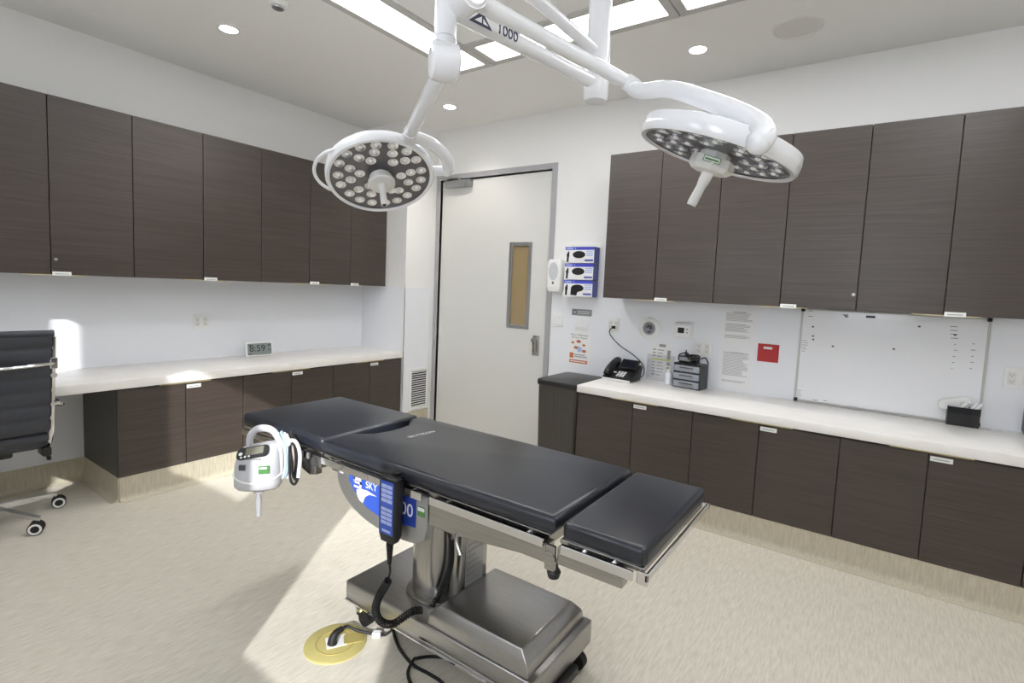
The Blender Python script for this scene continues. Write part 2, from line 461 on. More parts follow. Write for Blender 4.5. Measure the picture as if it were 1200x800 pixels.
# wall cabinets, left: facing +X, front at x = -4.01 (local x = world y)
el = [.53, .940, 1.353, 1.776, 2.20, 2.62, 3.035, 3.450]
G = 'dark wood wall cabinets over the long desk'
UDL = -4.01 - XL
for i, (ds, pl, lb) in enumerate([
        ([(el[0], el[1]), (el[1], el[2])], el[1], 'dark wood wall cabinet with round lock above the office chair'),
        ([(el[2], el[3]), (el[3], el[4])], el[3], 'dark wood wall cabinet above the wall socket and digital clock'),
        ([(el[4], el[5]), (el[5], el[6])], el[5], 'dark wood double wall cabinet behind the small round surgical lamp'),
        ([(el[6], el[7])], el[6], 'single door dark wood wall cabinet against the corner column')]):
    cabinet('wall_cabinet', lb, (XL, 0, 0), 90, ds, UDL, UZ0, UZ1, plates=[pl + .004], pull=[(pl - .13, pl + .16)] if len(ds) > 1 else [(pl + .01, pl + .15)], group=G, locks=[el[1] + .022] if i == 0 else ())
# base cabinets, right
BZ0, BZ1 = .155, .716
eb = [-1.70, -1.287, -.893, -.511, -.110, .265, .645, 1.04, 1.43]
G = 'dark wood base cabinets under the white worktop'
for i, lb in enumerate(['dark wood base cabinet beside the slim bin, under the telephone',
                        'dark wood base cabinet below the red card, behind the headrest pad',
                        'dark wood base cabinet below the right part of the whiteboard',
                        'dark wood base cabinet cut by the right edge of the photo']):
    a, m_, b = eb[2 * i:2 * i + 3]
    cabinet('base_cabinet', lb, (0, YB, 0), 0, [(a, m_), (m_, b)], YB - 3.23, BZ0, BZ1, plates=[m_ + .005], pull=[(m_ - .16, m_ + .17)], pull_top=True, group=G)
# base cabinets, left (front at x = -3.75)
ebl = [1.166, 1.545, 1.924, 2.302, 2.682, 3.063, 3.44]
G = 'dark wood base cabinets under the long desk'
for i, lb in enumerate(['dark wood base cabinet next to the knee space of the desk',
                        'dark wood base cabinet below the desk, behind the medical pump',
                        'dark wood base cabinet next to the corner column, behind the leg pad']):
    a, m_, b = ebl[2 * i:2 * i + 3]
    cabinet('base_cabinet', lb, (XW + .001, 0, 0), 90, [(a, m_), (m_, b)], -3.745 - XW - .001, BZ0, .708, plates=[m_ + .005], pull=[(m_ - .15, m_ + .16)], pull_top=True, side=(i == 0), group=G, top_gap=.010)

# worktops
wt = MB().box(-1.703, 1.45, 3.21, YW, .716, .766, .003, 2)
tag(wt.build('worktop', 'quartz'), 'long pale worktop with telephone and drawer tray', 'worktop')
wt = MB().box(XW, -3.738, YF + .02, YCH - .004, .708, .762, .003, 2)
tag(wt.build('desk', 'quartz'), 'long pale desk top carrying the digital clock', 'desk')

# ------------------------------------------------------------------ ceiling things
def light_panel(label, cx, cy, lx, ly):
    t = thing('strip_light', label, 'ceiling light', (cx, cy, ZC), 0, 'strip lights in the ceiling frame')
    f = MB(); w = .05
    f.box(-lx / 2 - w, lx / 2 + w, -ly / 2 - w, -ly / 2, -.012, 0, .002, 1).box(-lx / 2 - w, lx / 2 + w, ly / 2, ly / 2 + w, -.012, 0, .002, 1)
    f.box(-lx / 2 - w, -lx / 2, -ly / 2, ly / 2, -.012, 0, .002, 1).box(lx / 2, lx / 2 + w, -ly / 2, ly / 2, -.012, 0, .002, 1)
    for sx in (-1, 1):
        for sy in (-1, 1): f.cyl((sx * (lx / 2 + w / 2), sy * (ly / 2 + w / 2), -.014), (sx * (lx / 2 + w / 2), sy * (ly / 2 + w / 2), -.012), .006, seg=10)
    f.build('frame', 'panelframe', t, smooth=0)
    MB().box(-lx / 2, lx / 2, -ly / 2, ly / 2, -.008, 0).build('diffuser', 'lightpanel', t, smooth=0)
light_panel('long bright strip light running along the left of the ceiling frame', -2.445, 1.62, .225, 2.40)
light_panel('bright strip light along the far side, behind the white support post', -1.645, 2.705, 1.17, .22)
light_panel('bright strip light at the far side, right of the support post', -.37, 2.705, 1.17, .22)
light_panel('bright strip light running along the right of the ceiling frame', .43, 1.62, .225, 2.40)

def downlight(label, x, y):
    t = thing('downlight', label, 'ceiling light', (x, y, ZC), 0, 'round recessed downlights')
    MB().lathe([(.05, 0), (.05, -.004), (.066, -.004), (.068, 0)], 32).build('trim_ring', 'white', t)
    MB().lathe([(.052, 0), (.052, -.003), (.0, -.0035)], 32).build('lens', 'downlight', t)
    sp = bpy.data.lights.new('downlight_beam', 'SPOT'); sp.energy = 26; sp.spot_size = radians(120); sp.spot_blend = .7; sp.shadow_soft_size = .05
    sp.color = (1, .95, .89)
    so = bpy.data.objects.new('downlight_beam', sp); COL.objects.link(so); so.parent = t; so.location = (0, 0, -.012)
downlight('round downlight above the left wall cabinets', -3.433, 1.671)
downlight('round downlight in front of the door', -3.14, 3.354)
downlight('round downlight over the right worktop, beside the ceiling speaker', -1.043, 3.309)
sk = thing('ceiling_speaker', 'large flat round grey speaker in the ceiling', 'speaker', (-.495, 3.307, ZC))
MB().lathe([(.128, 0), (.128, -.006), (.118, -.008), (.116, -.004), (.116, 0)], 40).build('rim', 'offwhite', sk)
MB().lathe([(.1165, 0), (.1165, -.005), (0, -.0065)], 40).build('grille', 'grille', sk)
sd = thing('smoke_detector', 'small round white detector at the top edge of the ceiling', 'detector', (-2.845, 1.648, ZC))
MB().lathe([(.055, 0), (.055, -.012), (.045, -.03), (.02, -.036), (0, -.036)], 28).build('housing', 'offwhite', sd)
MB().lathe([(.032, -.036), (.03, -.042), (0, -.043)], 24).build('sensor_cap', 'alu', sd)

# ------------------------------------------------------------------ surgical light boom
P0 = Vector((-1.02, 1.95, 0)); T1 = Vector((-1.155, 1.203, 0)); K2 = Vector((-1.025, 1.15, 0))
bo = thing('surgical_lamp_boom', 'white ceiling boom with post and jointed arms for the lamps', 'lamp boom', (P0.x, P0.y, ZC))
def L(p): return Vector(p) - Vector((P0.x, P0.y, ZC))
pm = MB().lathe([(.16, 2.94 - ZC), (.16, 2.92 - ZC), (.06, 2.90 - ZC), (.046, 2.89 - ZC), (.046, 2.447 - ZC)], 36)
pm.build('post', 'enamel', bo)
MB().lathe([(.049, 2.445 - ZC), (.05, 2.40 - ZC), (.05, 2.24 - ZC), (.05, 2.215 - ZC), (.044, 2.202 - ZC), (0, 2.2 - ZC)], 36).build('hub', 'enamel', bo)
la = MB().tube([L((P0.x, P0.y, 2.272)), L((T1.x, T1.y, 2.272))], .027, 20, smooth=False)
lao = la.build('lower_arm', 'enamel', bo)
# printed logo on the lower arm, facing the room
dv = (T1 - P0).normalized()
# text runs from the lamp end towards the post
xm = -dv; zm = Vector((0, 0, 1)); ym = xm.cross(zm)  # outward normal of the printed face
def arm_mat(s, r=.0272, zoff=0):
    o = L((T1.x, T1.y, 2.272)) + xm * s
    n = -ym if ym.x < 0 else ym
    n = Vector((dv.y, -dv.x, 0)).normalized()
    if n.dot(Vector((0, 0, 0)) - T1) < 0: n = -n
    up = zm
    mm = Matrix((xm, up, xm.cross(up))).transposed().to_4x4()
    return mm, o, n
mm, o_, n_ = arm_mat(.165)
if mm.to_3x3().col[2].dot(n_) < 0: pass
MB().text('1000', .048, Matrix.Translation(o_ + mm.to_3x3().col[2] * .0262 + xm * .07) @ mm, .0012).build('lettering', 'navy', lao, smooth=0)
lg = MB().prism([(-.05, -.02), (.045, -.02), (.0, .024)], -.001, .001, Matrix.Translation(o_ + mm.to_3x3().col[2] * .0266 - xm * .045) @ mm)
lg.prism([(-.03, -.012), (.0, -.012), (.0, .008)], .001, .0016, Matrix.Translation(o_ + mm.to_3x3().col[2] * .0266 - xm * .045) @ mm, mi=1)
lg.prism([(.006, -.012), (.028, -.012), (.006, .004)], .001, .0016, Matrix.Translation(o_ + mm.to_3x3().col[2] * .0266 - xm * .045) @ mm, mi=1)
lg.build('logo', ['navy', 'enamel'], lao, smooth=0)
ua = MB().tube([L((P0.x, P0.y, 2.392)), L((K2.x, K2.y, 2.392))], .023, 20, smooth=False)
ua.build('upper_arm', 'enamel', bo)
# vertical spindle and knuckle for the far lamp
MB().lathe([(0, 2.35), (.03, 2.345), (.033, 2.33), (.033, 2.18)], 28, mat=T(T1.x - P0.x, T1.y - P0.y, -ZC)).build('spindle', 'enamel', bo)
E1 = Vector((-1.857, 1.709, 2.097))
hv = (E1 - Vector((T1.x, T1.y, 2.08))); hdir = Vector((hv.x, hv.y, 0)).normalized(); sdir = hdir.cross(Vector((0, 0, 1)))
kn = MB().lathe([(.034, 2.178), (.036, 2.165), (.036, 2.13)], 28, mat=T(T1.x - P0.x, T1.y - P0.y, -ZC))
kc = L((T1.x, T1.y, 2.109))
xq, yq, zq = frame_of(sdir)
kn.lathe([(.03, -.046), (.046, -.044), (.055, -.036), (.058, -.02), (.058, .02), (.055, .036), (.046, .044), (.03, .046)], 40, mat=Matrix.Translation(kc) @ Matrix((xq, yq, zq)).transposed().to_4x4())
kn.build('knuckle', 'enamel', bo)
s0 = Vector((T1.x, T1.y, 2.105)) + hdir * .03 + Vector((0, 0, -.01))
sa = MB().tube([L(s0), L(s0.lerp(E1, .88))], .027, 20, smooth=False)
sa.tube([L(s0.lerp(E1, .86)), L(E1)], .0305, 20, smooth=False)
sa.build('spring_arm', 'enamel', bo)
# spindle, knuckle and spring arm for the near lamp
MB().lathe([(0, 2.43), (.03, 2.425), (.034, 2.41), (.034, 2.27), (.036, 2.262)], 28, mat=T(K2.x - P0.x, K2.y - P0.y, -ZC)).build('spindle', 'enamel', bo)
S2 = Vector((-.822, 1.815, 2.196))
kc = Vector((K2.x, K2.y, 2.243)); h2 = (S2 - kc); h2 = Vector((h2.x, h2.y, 0)).normalized(); sd2 = h2.cross(Vector((0, 0, 1)))
kn = MB().cyl(L(kc - sd2 * .036), L(kc + sd2 * .036), .046, seg=32).cyl(L(kc - sd2 * .044), L(kc - sd2 * .036), .036, .044, seg=32).cyl(L(kc + sd2 * .036), L(kc + sd2 * .044), .044, .036, seg=32)
kn.build('knuckle', 'enamel', bo)
sa = MB().tube([L(kc + h2 * .02), L(S2)], .024, 20, smooth=False).tube([L(kc + h2 * .03), L(kc.lerp(S2, .2))], .026, 20, smooth=False)
sa.build('spring_arm', 'enamel', bo)

LENS = [(465, 210), (568, 200), (680, 208), (770, 245), (370, 245), (445, 272), (552, 243), (672, 255), (520, 293), (670, 310), (755, 303), (832, 300), (308, 300),
        (372, 335), (283, 375), (362, 410), (432, 372), (288, 440), (335, 505), (405, 480), (485, 460), (400, 555), (490, 520), (485, 583), (585, 590), (675, 580),
        (755, 545), (695, 505), (825, 495), (768, 450), (862, 437), (720, 402), (790, 382), (865, 372), (640, 500)]
def lamp(label, c, n, u, v, handle_tilt, hub, yoke_pts, rail=True):
    """head authored with local X=u, local Y=v, local Z=-n (the lit face looks to -Z)"""
    t = thing('surgical_lamp', label, 'surgical lamp', (0, 0, 0))
    u, v, n = Vector(u), Vector(v), Vector(n)
    n.normalize(); u = (u - n * u.dot(n)).normalized(); z = -n; v = z.cross(u)
    t.matrix_world = Matrix.Translation(c) @ Matrix((u, v, z)).transposed().to_4x4()
    inv = t.matrix_world.inverted()
    t.rotation_mode = 'QUATERNION'
    t.rotation_quaternion = Matrix((u, v, z)).transposed().to_quaternion(); t.location = c
    RO, RI = .263, .240
    MB().lathe([(RI, .004), (RI + .002, -.004), (RO - .006, -.006), (RO, .002), (RO + .001, .03), (RO - .004, .052), (RO - .03, .062), (.12, .072), (0, .074)], 64, cap=False).build('housing', 'enamel', t)
    MB().lathe([(RI + .001, .0), (RI - .002, .004), (0, .004)], 64, cap=False).build('reflector_plate', 'reflector', t)
    for (px, py) in LENS:
        x = (px - 575) / 340 * RI * .97; y = (py - 407) / 222 * RI * .97
        lm = MB().lathe([(.025, .004), (.025, .001), (.020, .0016), (.009, .0035)], 20, cap=False, mat=T(x, y, 0)).lathe([(.009, .0036), (.008, -.002), (.0, -.004)], 14, cap=False, mi=1, mat=T(x, y, 0))
        lm.build('led_lens', ['lens', 'lenscore'], t)
    if hub == 'round':
        hb = MB().lathe([(.055, .004), (.058, -.02), (.066, -.026), (.066, -.04), (.06, -.046), (.02, -.048), (0, -.048)], 36)
        hbo = hb.build('handle_hub', 'offwhite', t)
    else:
        hb = MB().lathe([(.05, .004), (.05, -.012), (.072, -.016), (.075, -.045), (.06, -.058), (.03, -.062), (0, -.062)], 8)
        hbo = hb.build('handle_hub', 'offwhite', t, smooth=20)
        ml = T(-.005, -.0705, -.03) @ RX(90)
        MB().box(-.028, .028, -.009, .009, 0, .002, mat=ml).box(-.025, .025, -.0068, .0068, .002, .0026, mi=1, mat=ml).box(-.022, .022, -.004, .002, .0026, .003, mi=0, mat=ml).build('label_sticker', ['green', 'paper'], hbo, smooth=0)
    z0 = -.046 if hub == 'round' else -.06
    hm = T(0, 0, z0) @ handle_tilt
    ho = MB().lathe([(.021, .004), (.019, -.03), (.0155, -.05), (.0165, -.105), (.0155, -.118), (.008, -.119)], 24, mat=hm).build('handle', 'offwhite', t)
    MB().lathe([(.009, -.1185), (.009, -.1205), (0, -.1205)], 16, mat=hm).build('handle_socket', 'black', ho)
    yo = MB().tube([inv @ Vector(p) for p in yoke_pts[0]], .021, 18, n=8, radii=yoke_pts[1])
    for a, b, r in yoke_pts[2]: yo.cyl(inv @ Vector(a), inv @ Vector(b), r, seg=24)
    ep = Vector(yoke_pts[0][-1]); q = ep - Vector(c); q -= n * q.dot(n)
    rim = Vector(c) + q.normalized() * .245 - n * .03
    yo.sphere(inv @ ep, yoke_pts[1][1] * .985, 20)
    yo.cyl(inv @ ep, inv @ rim, .026, seg=24)
    yo.build('yoke', 'enamel', t)
    if rail:
        pts = []
        for k in range(11):
            th = radians(-136 - (204 - 136) * k / 10); rr = .258 + .052 * sin(pi * k / 10) ** .8
            pts.append((rr * cos(th), rr * sin(th), .024))
        MB().tube(pts, .0085, 12, n=3).build('grip_rail', 'enamel', t)
    return t
def on(c, u, v, n, r, deg, back):
    a = radians(deg)
    return Vector(c) + Vector(u) * (r * cos(a)) + Vector(v) * (r * sin(a)) - Vector(n) * back
c1 = Vector((-2.093, 1.756, 1.946)); n1 = (.465, -.246, -.85); u1 = (.657, .74, .144); v1 = (.594, -.626, .506)
v1 = (-Vector(n1)).cross(Vector(u1)).normalized()
y1 = [E1] + [on(c1, u1, v1, n1, r, a, b) for r, a, b in ((.285, -56, .03), (.318, -38, .02), (.338, -20, .02), (.340, -6, .024), (.334, 1, .028))]
lamp('round surgical lamp head facing the room, in front of the left wall cabinets', c1, n1, u1, v1, RX(4) @ RY(0), 'round',
     (y1, (.028, .031), [(on(c1, u1, v1, n1, .338, 1, .03), on(c1, u1, v1, n1, .25, 1, .03), .025)]))
c2 = Vector((-.489, 1.815, 1.901))
n2 = Vector((-.314, -.040, -.949)).normalized(); u2 = Vector((.894, .323, -.310)); u2 = (u2 - n2 * u2.dot(n2)).normalized(); v2 = (-n2).cross(u2)
y2 = [S2, Vector((-.765, 1.80, 2.150)), Vector((-.64, 1.776, 2.125)), Vector((-.45, 1.703, 2.02)), Vector((-.335, 1.63, 1.935)), Vector((-.30, 1.585, 1.885)), Vector((-.31, 1.575, 1.86))]
lamp('round surgical lamp head seen edge-on, in front of the right wall cabinets', c2, n2, u2, v2, RY(6), 'box',
     (y2, (.027, .0345), [(y2[0], y2[0].lerp(y2[1], .6), .0305)]), rail=False)

# ------------------------------------------------------------------ operating table
ot = thing('operating_table', 'operating table with black pads on a stainless steel column and base', 'operating table', (-1.39, 1.53, 0))
OX, OY = -1.39, 1.53
class TB(MB):
    def build(self, name, mats, parent=None, **k):
        bmesh.ops.translate(self.bm, vec=(-OX, -OY, 0), verts=self.bm.verts[:])
        return super().build(name, mats, parent, **k)
def rrect(x0, x1, y0, y1, r, n=5):
    out = []
    for cx, cy, a0 in ((x1 - r, y0 + r, -90), (x1 - r, y1 - r, 0), (x0 + r, y1 - r, 90), (x0 + r, y0 + r, 180)):
        for k in range(n + 1):
            a = radians(a0 + 90 * k / n); out.append((cx + r * cos(a), cy + r * sin(a)))
    return out
PY0, PY1 = 1.185, 1.715
# pads
leg = TB().prism(rrect(-2.325, -1.728, PY0 + .005, PY1 - .005, .02, 3), .758, .812, None, .016, 4)
leg.build('leg_pad', 'vinyl', ot, smooth=50)
ol = [(-.672, PY0), (-.672, PY1), (-1.724, PY1), (-1.724, 1.64), (-1.70, 1.615), (-1.66, 1.57), (-1.645, 1.50), (-1.645, 1.45), (-1.66, 1.385), (-1.70, 1.345), (-1.724, 1.33), (-1.724, PY0)]
tor = TB().prism(ol, .758, .812, None, .022, 5)
torso = tor.build('torso_pad', 'vinyl', ot, smooth=50)
tl = TB().text('SKYTRON', .03, T(-1.50, 1.50, .8123) @ RZ(84), .0004)
tl.build('lettering', 'offwhite', torso, smooth=0)
hp = TB().prism(rrect(-.655, -.415, PY0 + .003, PY1 - .003, .02, 3), .756, .806, None, .013, 3)
hp.build('head_pad', 'vinyl', ot, smooth=50)
# boards under the pads
TB().box(-2.33, -1.735, PY0 + .012, PY1 - .012, .746, .758, .003, 1).build('leg_board', 'steel', ot, smooth=0)
TB().box(-1.72, -.69, PY0 + .008, PY1 - .008, .744, .758, .003, 1).build('torso_board', 'steel', ot, smooth=0)
hb = TB().box(-.66, -.42, PY0 + .008, PY1 - .008, .742, .756, .003, 1)
hb.build('head_board', 'steel', ot, smooth=0)
# side rails, near and far
for y, s in ((PY0 - .012, -1), (PY1 + .012, 1)):
    for a, b in ((-2.29, -1.78), (-1.70, -1.165), (-1.13, -.70), (-.645, -.44)):
        r = TB().box(a, b, y - .005, y + .005, .726, .752, .002, 1)
        for q in (a + .06, b - .06): r.cyl((q, y, .739), (q, y - s * .03, .739), .008, seg=10)
        if b < -1.1:
            for q in (a + .12, (a + b) / 2, b - .12): r.cyl((q, y + s * .004, .739), (q, y + s * .008, .739), .007, seg=10)
        r.build('side_rail', 'chrome', ot)
# end bar beyond the head section
eb_ = TB().box(-.412, -.404, PY0 - .01, PY1 + .02, .732, .752, .002, 1).box(-.432, -.404, PY0 - .010, PY0 - .002, .722, .755, .002, 1).box(-.44, -.404, PY1 + .01, PY1 + .02, .730, .752, .002, 1)
eb_.build('end_rail', 'chrome', ot)
# structural frame
fr = TB()
for y0, y1 in ((PY0 - .004, PY0 + .036), (PY1 - .036, PY1 + .004)):
    fr.prism([(-1.14, .70), (-.69, .70), (-.69, .645), (-.78, .645), (-1.0, .62), (-1.14, .615)], y0, y1, Matrix(((1, 0, 0, 0), (0, 0, 1, 0), (0, 1, 0, 0), (0, 0, 0, 1))), .003, 1)
    fr.box(-.66, -.47, y0, y1, .655, .705, .003, 1)
    fr.box(-1.99, -1.72, y0, y1, .665, .708, .003, 1)
    fr.prism([(-2.0, .69), (-1.76, .69), (-1.76, .63), (-1.80, .62), (-1.93, .655)], y0 + .004, y1 - .004, Matrix(((1, 0, 0, 0), (0, 0, 1, 0), (0, 1, 0, 0), (0, 0, 0, 1))), .003, 1)
fr.box(-1.70, -1.16, PY0 + .03, PY1 - .03, .655, .712, .004, 1)
fr.box(-1.12, -.72, PY0 + .05, PY1 - .05, .66, .71, .004, 1)
bmesh.ops.translate(fr.bm, vec=(0, 0, .034), verts=fr.bm.verts[:])
fr.build('frame', 'steel', ot, smooth=0)
for y, s in ((PY0 - .002, -1), (PY1 + .002, 1)):
    jt = TB().cyl((-.68, y, .70), (-.68, y + s * .012, .70), .02, seg=20).box(-.695, -.665, y - .008, y + .008, .665, .735, .003, 1)
    jt.build('joint_bracket', 'steel', ot)
TB().lathe([(.0, -.032), (.016, -.03), (.02, -.014), (.012, 0), (.012, .012)], 16, mat=T(-.68, PY0 + .02, .665)).build('locking_knob', 'black', ot)
TB().tube([(-1.02, PY0 + .01, .665), (-1.01, PY0 - .012, .645), (-.985, PY0 - .02, .61)], .007, 10).build('release_lever', 'steel', ot)
# rounded side housings with the maker's plaque
def arc_poly():
    pts = [(-1.625, .738), (-1.625, .712)]
    for k in range(13):
        a = radians(180 + 85 * k / 12)
        pts.append((-1.34 + .285 * cos(a), .708 + .15 * sin(a)))
    pts += [(-1.26, .558), (-1.20, .564), (-1.16, .59), (-1.148, .635), (-1.148, .738)]
    return pts
SW = Matrix(((1, 0, 0, 0), (0, 0, 1, 0), (0, 1, 0, 0), (0, 0, 0, 1)))
for y0, y1 in ((PY0 + .0, PY0 + .035), (PY1 - .035, PY1)):
    hs = TB().prism(arc_poly(), y0, y1, SW, .006, 2)
    hso = hs.build('side_housing', 'alu', ot)
    if y0 < 1.4:
        pq = TB().prism([(-1.55, .732), (-1.22, .732), (-1.215, .622), (-1.25, .616), (-1.37, .606), (-1.45, .622), (-1.52, .666), (-1.55, .70)], PY0 - .0015, PY0 + .002, SW)
        po = pq.build('plaque', 'plaque', hso, smooth=0)
        FM = lambda x, z, y=PY0 - .0017: T(x, y, z) @ RX(90)
        lt = TB().text('SKY', .036, FM(-1.425, .704), .0006)
        lt.box(-.022, .02, .004, .014, 0, .0008, mat=FM(-1.50, .704)).box(-.022, -.012, -.006, .014, 0, .0008, mat=FM(-1.50, .704)).box(-.02, .022, -.008, .0, 0, .0008, mat=FM(-1.50, .704)).box(.012, .022, -.018, .0, 0, .0008, mat=FM(-1.50, .704)).box(-.02, .022, -.024, -.016, 0, .0008, mat=FM(-1.50, .704))
        lt.prism([(-.06, .012), (-.035, .02), (0, .022), (.05, .014), (.01, .010), (-.012, -.004), (-.024, -.03), (-.045, -.022), (-.058, -.004)], 0, .0008, FM(-1.445, .662))
        lt.build('lettering', 'white', po, smooth=0)
        TB().box(-1.29, -1.20, PY0 - .0022, PY0 - .0014, .622, .732).build('number_field', 'plaquedk', po, smooth=0)
        TB().text('00', .062, T(-1.243, PY0 - .0024, .672) @ RX(90), .0005).build('numerals', 'white', po, smooth=0)
        TB().box(-1.194, -1.160, PY0 - .001, PY0 + .002, .668, .70).box(-1.192, -1.162, PY0 - .0016, PY0, .685, .697, mi=1).build('sticker', ['green', 'paper'], hso, smooth=0)
        TB().box(-1.605, -1.585, PY0 - .001, PY0 + .002, .712, .724).build('bolt_plate', 'white', hso, smooth=0)
TB().box(-1.56, -1.20, PY0 + .05, PY1 - .05, .58, .70, .03, 3).build('drive_block', 'steelmat', ot)
# column: outer sleeve, collar and the flat rear spine with a data plate
CX, CY = -1.395, 1.53
TB().prism(rrect(CX - .102, CX + .098, CY - .112, CY + .112, .085, 8), .185, .60, None).build('column', 'steelv', ot, smooth=40)
TB().prism(rrect(CX - .125, CX + .12, CY - .135, CY + .135, .105, 8), .182, .196, None, .005, 2).build('collar', 'steel', ot, smooth=40)
sp = TB().box(-1.30, -1.235, 1.47, 1.63, .182, .62, .008, 2)
spo = sp.build('spine', 'steelv', ot, smooth=40)
dp = TB().box(-1.234, -1.2335, 1.49, 1.60, .22, .46)
dp.build('data_plate', 'alu', spo, smooth=0)
dt = TB()
for k in range(8): dt.box(-1.2335, -1.233, 1.50, 1.59 - .02 * (k % 3), .25 + k * .024, .257 + k * .024)
dt.build('data_print', 'ink', spo, smooth=0)
# base
TB().box(-1.735, -.80, 1.318, 1.735, .088, .182, .008, 3).build('base_plate', 'steelmat', ot)
def ring(x0, x1, y0, y1, z): return [(x0, y0, z), (x1, y0, z), (x1, y1, z), (x0, y1, z)]
hd = TB().loft([ring(-1.272, -.825, 1.328, 1.715, .182), ring(-1.268, -.83, 1.33, 1.71, .222), ring(-1.225, -.862, 1.345, 1.675, .262)])
bmesh.ops.bevel(hd.bm, geom=[e for e in hd.bm.edges if e.calc_length() > .02 and max(v.co.z for v in e.verts) > .2], offset=.007, segments=3, profile=.5, affect='EDGES')
hd.build('base_hood', 'steelmat', ot, smooth=40)
tl_ = TB().tube([(-1.30, 1.315, .12), (-.86, 1.315, .12)], .004, 8, smooth=False).box(-1.735, -.80, 1.314, 1.318, .098, .104)
tl_.build('base_trim', 'chrome', ot, smooth=0)
for cx_, cy_ in ((-1.68, 1.36), (-1.68, 1.69), (-.86, 1.37), (-.86, 1.69)):
    cs = TB().lathe([(.018, .088), (.018, .075), (.026, .07), (.026, .055), (.01, .05)], 20, mat=T(cx_ + .0, cy_, 0))
    cso = cs.build('caster', 'chrome', ot)
    TB().cyl((cx_ + .03, cy_ - .016, .032), (cx_ + .03, cy_ + .016, .032), .032, seg=24).box(cx_ - .01, cx_ + .02, cy_ - .02, cy_ + .02, .04, .06).build('wheel', 'rubber', cso)
# foot pedal/brake unit under the right end
TB().box(-.90, -.78, 1.42, 1.60, .05, .088, .005, 1).build('brake_housing', 'black', ot)
# power lead strapped to the spine
TB().tube([(-1.30, 1.26, .63), (-1.285, 1.31, .60), (-1.262, 1.40, .52), (-1.262, 1.43, .46)], .006, 8).coil([(-1.262, 1.435, .46), (-1.266, 1.44, .36), (-1.285, 1.42, .27), (-1.30, 1.38, .21)], .009, .0032, 34).build('coiled_lead', 'rubber', ot)

# handset hung on the near rail
hs = thing('hand_control', 'black hand control with blue keypad hung on the table side rail', 'remote control', (-1.285, PY0 - .017, .738))
hb = MB().prism([(-.04, .045), (.04, .045), (.042, .03), (.040, -.15), (.028, -.175), (-.028, -.175), (-.040, -.15), (-.042, .03)], -.0, .034, SW.copy() @ Matrix.Identity(4) if False else Matrix(((1, 0, 0, 0), (0, 0, -1, 0), (0, 1, 0, 0), (0, 0, 0, 1))), .005, 2)
hbo = hb.build('case', 'black', hs)
KM = lambda x, z, y=-.0345: T(x, y, z) @ RX(90)
MB().box(-.031, .031, -.145, .035, 0, .001, mat=KM(0, 0)).build('keypad', 'plaque', hbo, smooth=0)
ky = MB()
for r_ in range(4):
    for c_ in range(2): ky.box(-.026 + c_ * .027, -.001 + c_ * .027, .012 - r_ * .016, .024 - r_ * .016, 0, .002, mat=KM(0, 0))
for r_ in range(4):
    for c_ in range(2): ky.box(-.026 + c_ * .027, -.001 + c_ * .027, -.066 - r_ * .015, -.055 - r_ * .015, 0, .002, mat=KM(0, 0))
ky.box(-.02, .02, -.138, -.130, 0, .0015, mat=KM(0, 0))
ky.build('keys', 'bluepale', hbo, smooth=0)
MB().box(-.012, .012, -.005, .03, .045, .055).box(-.02, .02, .0, .028, .0, .045, .004, 2).build('hook', 'black', hs)
MB().tube([(0, -.017, -.183), (0, -.017, -.255)], .010, 12, smooth=False, radii=(.013, .007)).build('strain_relief', 'rubber', hs)
o = Vector(hs.location)
cp = [(0, -.017, -.245), (.004, -.017, -.278), (-.002, -.015, -.30)]
cq = [Vector(q) - o for q in ((-1.293, 1.155, .419), (-1.345, 1.158, .334), (-1.368, 1.168, .271), (-1.362, 1.188, .225), (-1.349, 1.23, .199), (-1.341, 1.275, .205), (-1.332, 1.315, .212), (-1.32, 1.345, .205))]
MB().tube(cp + [cq[0]], .004, 8).coil(cq, .0115, .0034, 40).build('coiled_cord', 'rubber', hs)

# ------------------------------------------------------------------ medical pump hung at the end of the table
mp = thing('medical_pump', 'light grey medical pump with carry handle and hose loops at the table end', 'medical pump', (-1.945, 1.06, .605), 46)
def oval(rx, ry, z, cx=0, cy=0, p=2.6, n=32):
    out = []
    for k in range(n):
        a = 2 * pi * k / n; c, s = cos(a), sin(a)
        out.append((cx + rx * math.copysign(abs(c) ** (2 / p), c), cy + ry * math.copysign(abs(s) ** (2 / p), s), z))
    return out
def tilt(r): return [(x, y, z + .16 * x - .006) for x, y, z in r]
# body leans back at the top front: loft of ovals
bd = MB().loft([oval(.088, .055, 0), oval(.098, .066, .012), oval(.1, .068, .035), oval(.097, .066, .10), tilt(oval(.092, .062, .145, 0, .004)), tilt(oval(.082, .05, .172, 0, .012)), tilt(oval(.07, .036, .185, 0, .02))])
mpo = bd.build('case', 'greycase', mp, smooth=50)
MB().tube([(.1035 * cos(radians(a)), -.002 + .0695 * sin(radians(a)), .05 + .012 * cos(radians(a * 2))) for a in range(-175, 1, 12)], .004, 8).build('rim_line', 'white', mpo)
hm = MB().tube([(-.045, .02, .165), (-.042, .024, .215), (-.01, .026, .246), (.045, .018, .244), (.082, .008, .205), (.096, .0, .13), (.093, -.006, .05)], .015, 14)
hm.build('carry_handle', 'greycase', mpo)
pm_ = T(-.012, -.036, .160) @ RY(-9) @ RX(36)
cpn = MB().prism(rrect(-.068, .068, -.03, .03, .022), 0, .008, pm_, .002, 1)
cpo = cpn.build('control_panel', 'black', mpo)
MB().box(-.03, .045, -.016, .022, .008, .0092, mat=pm_).build('display', 'lcdolive', cpo, smooth=0)
bt = MB()
for k in range(3): bt.cyl((-.045 + k * .016, -.022, .008), (-.045 + k * .016, -.022, .0105), .005, seg=10, mat=pm_)
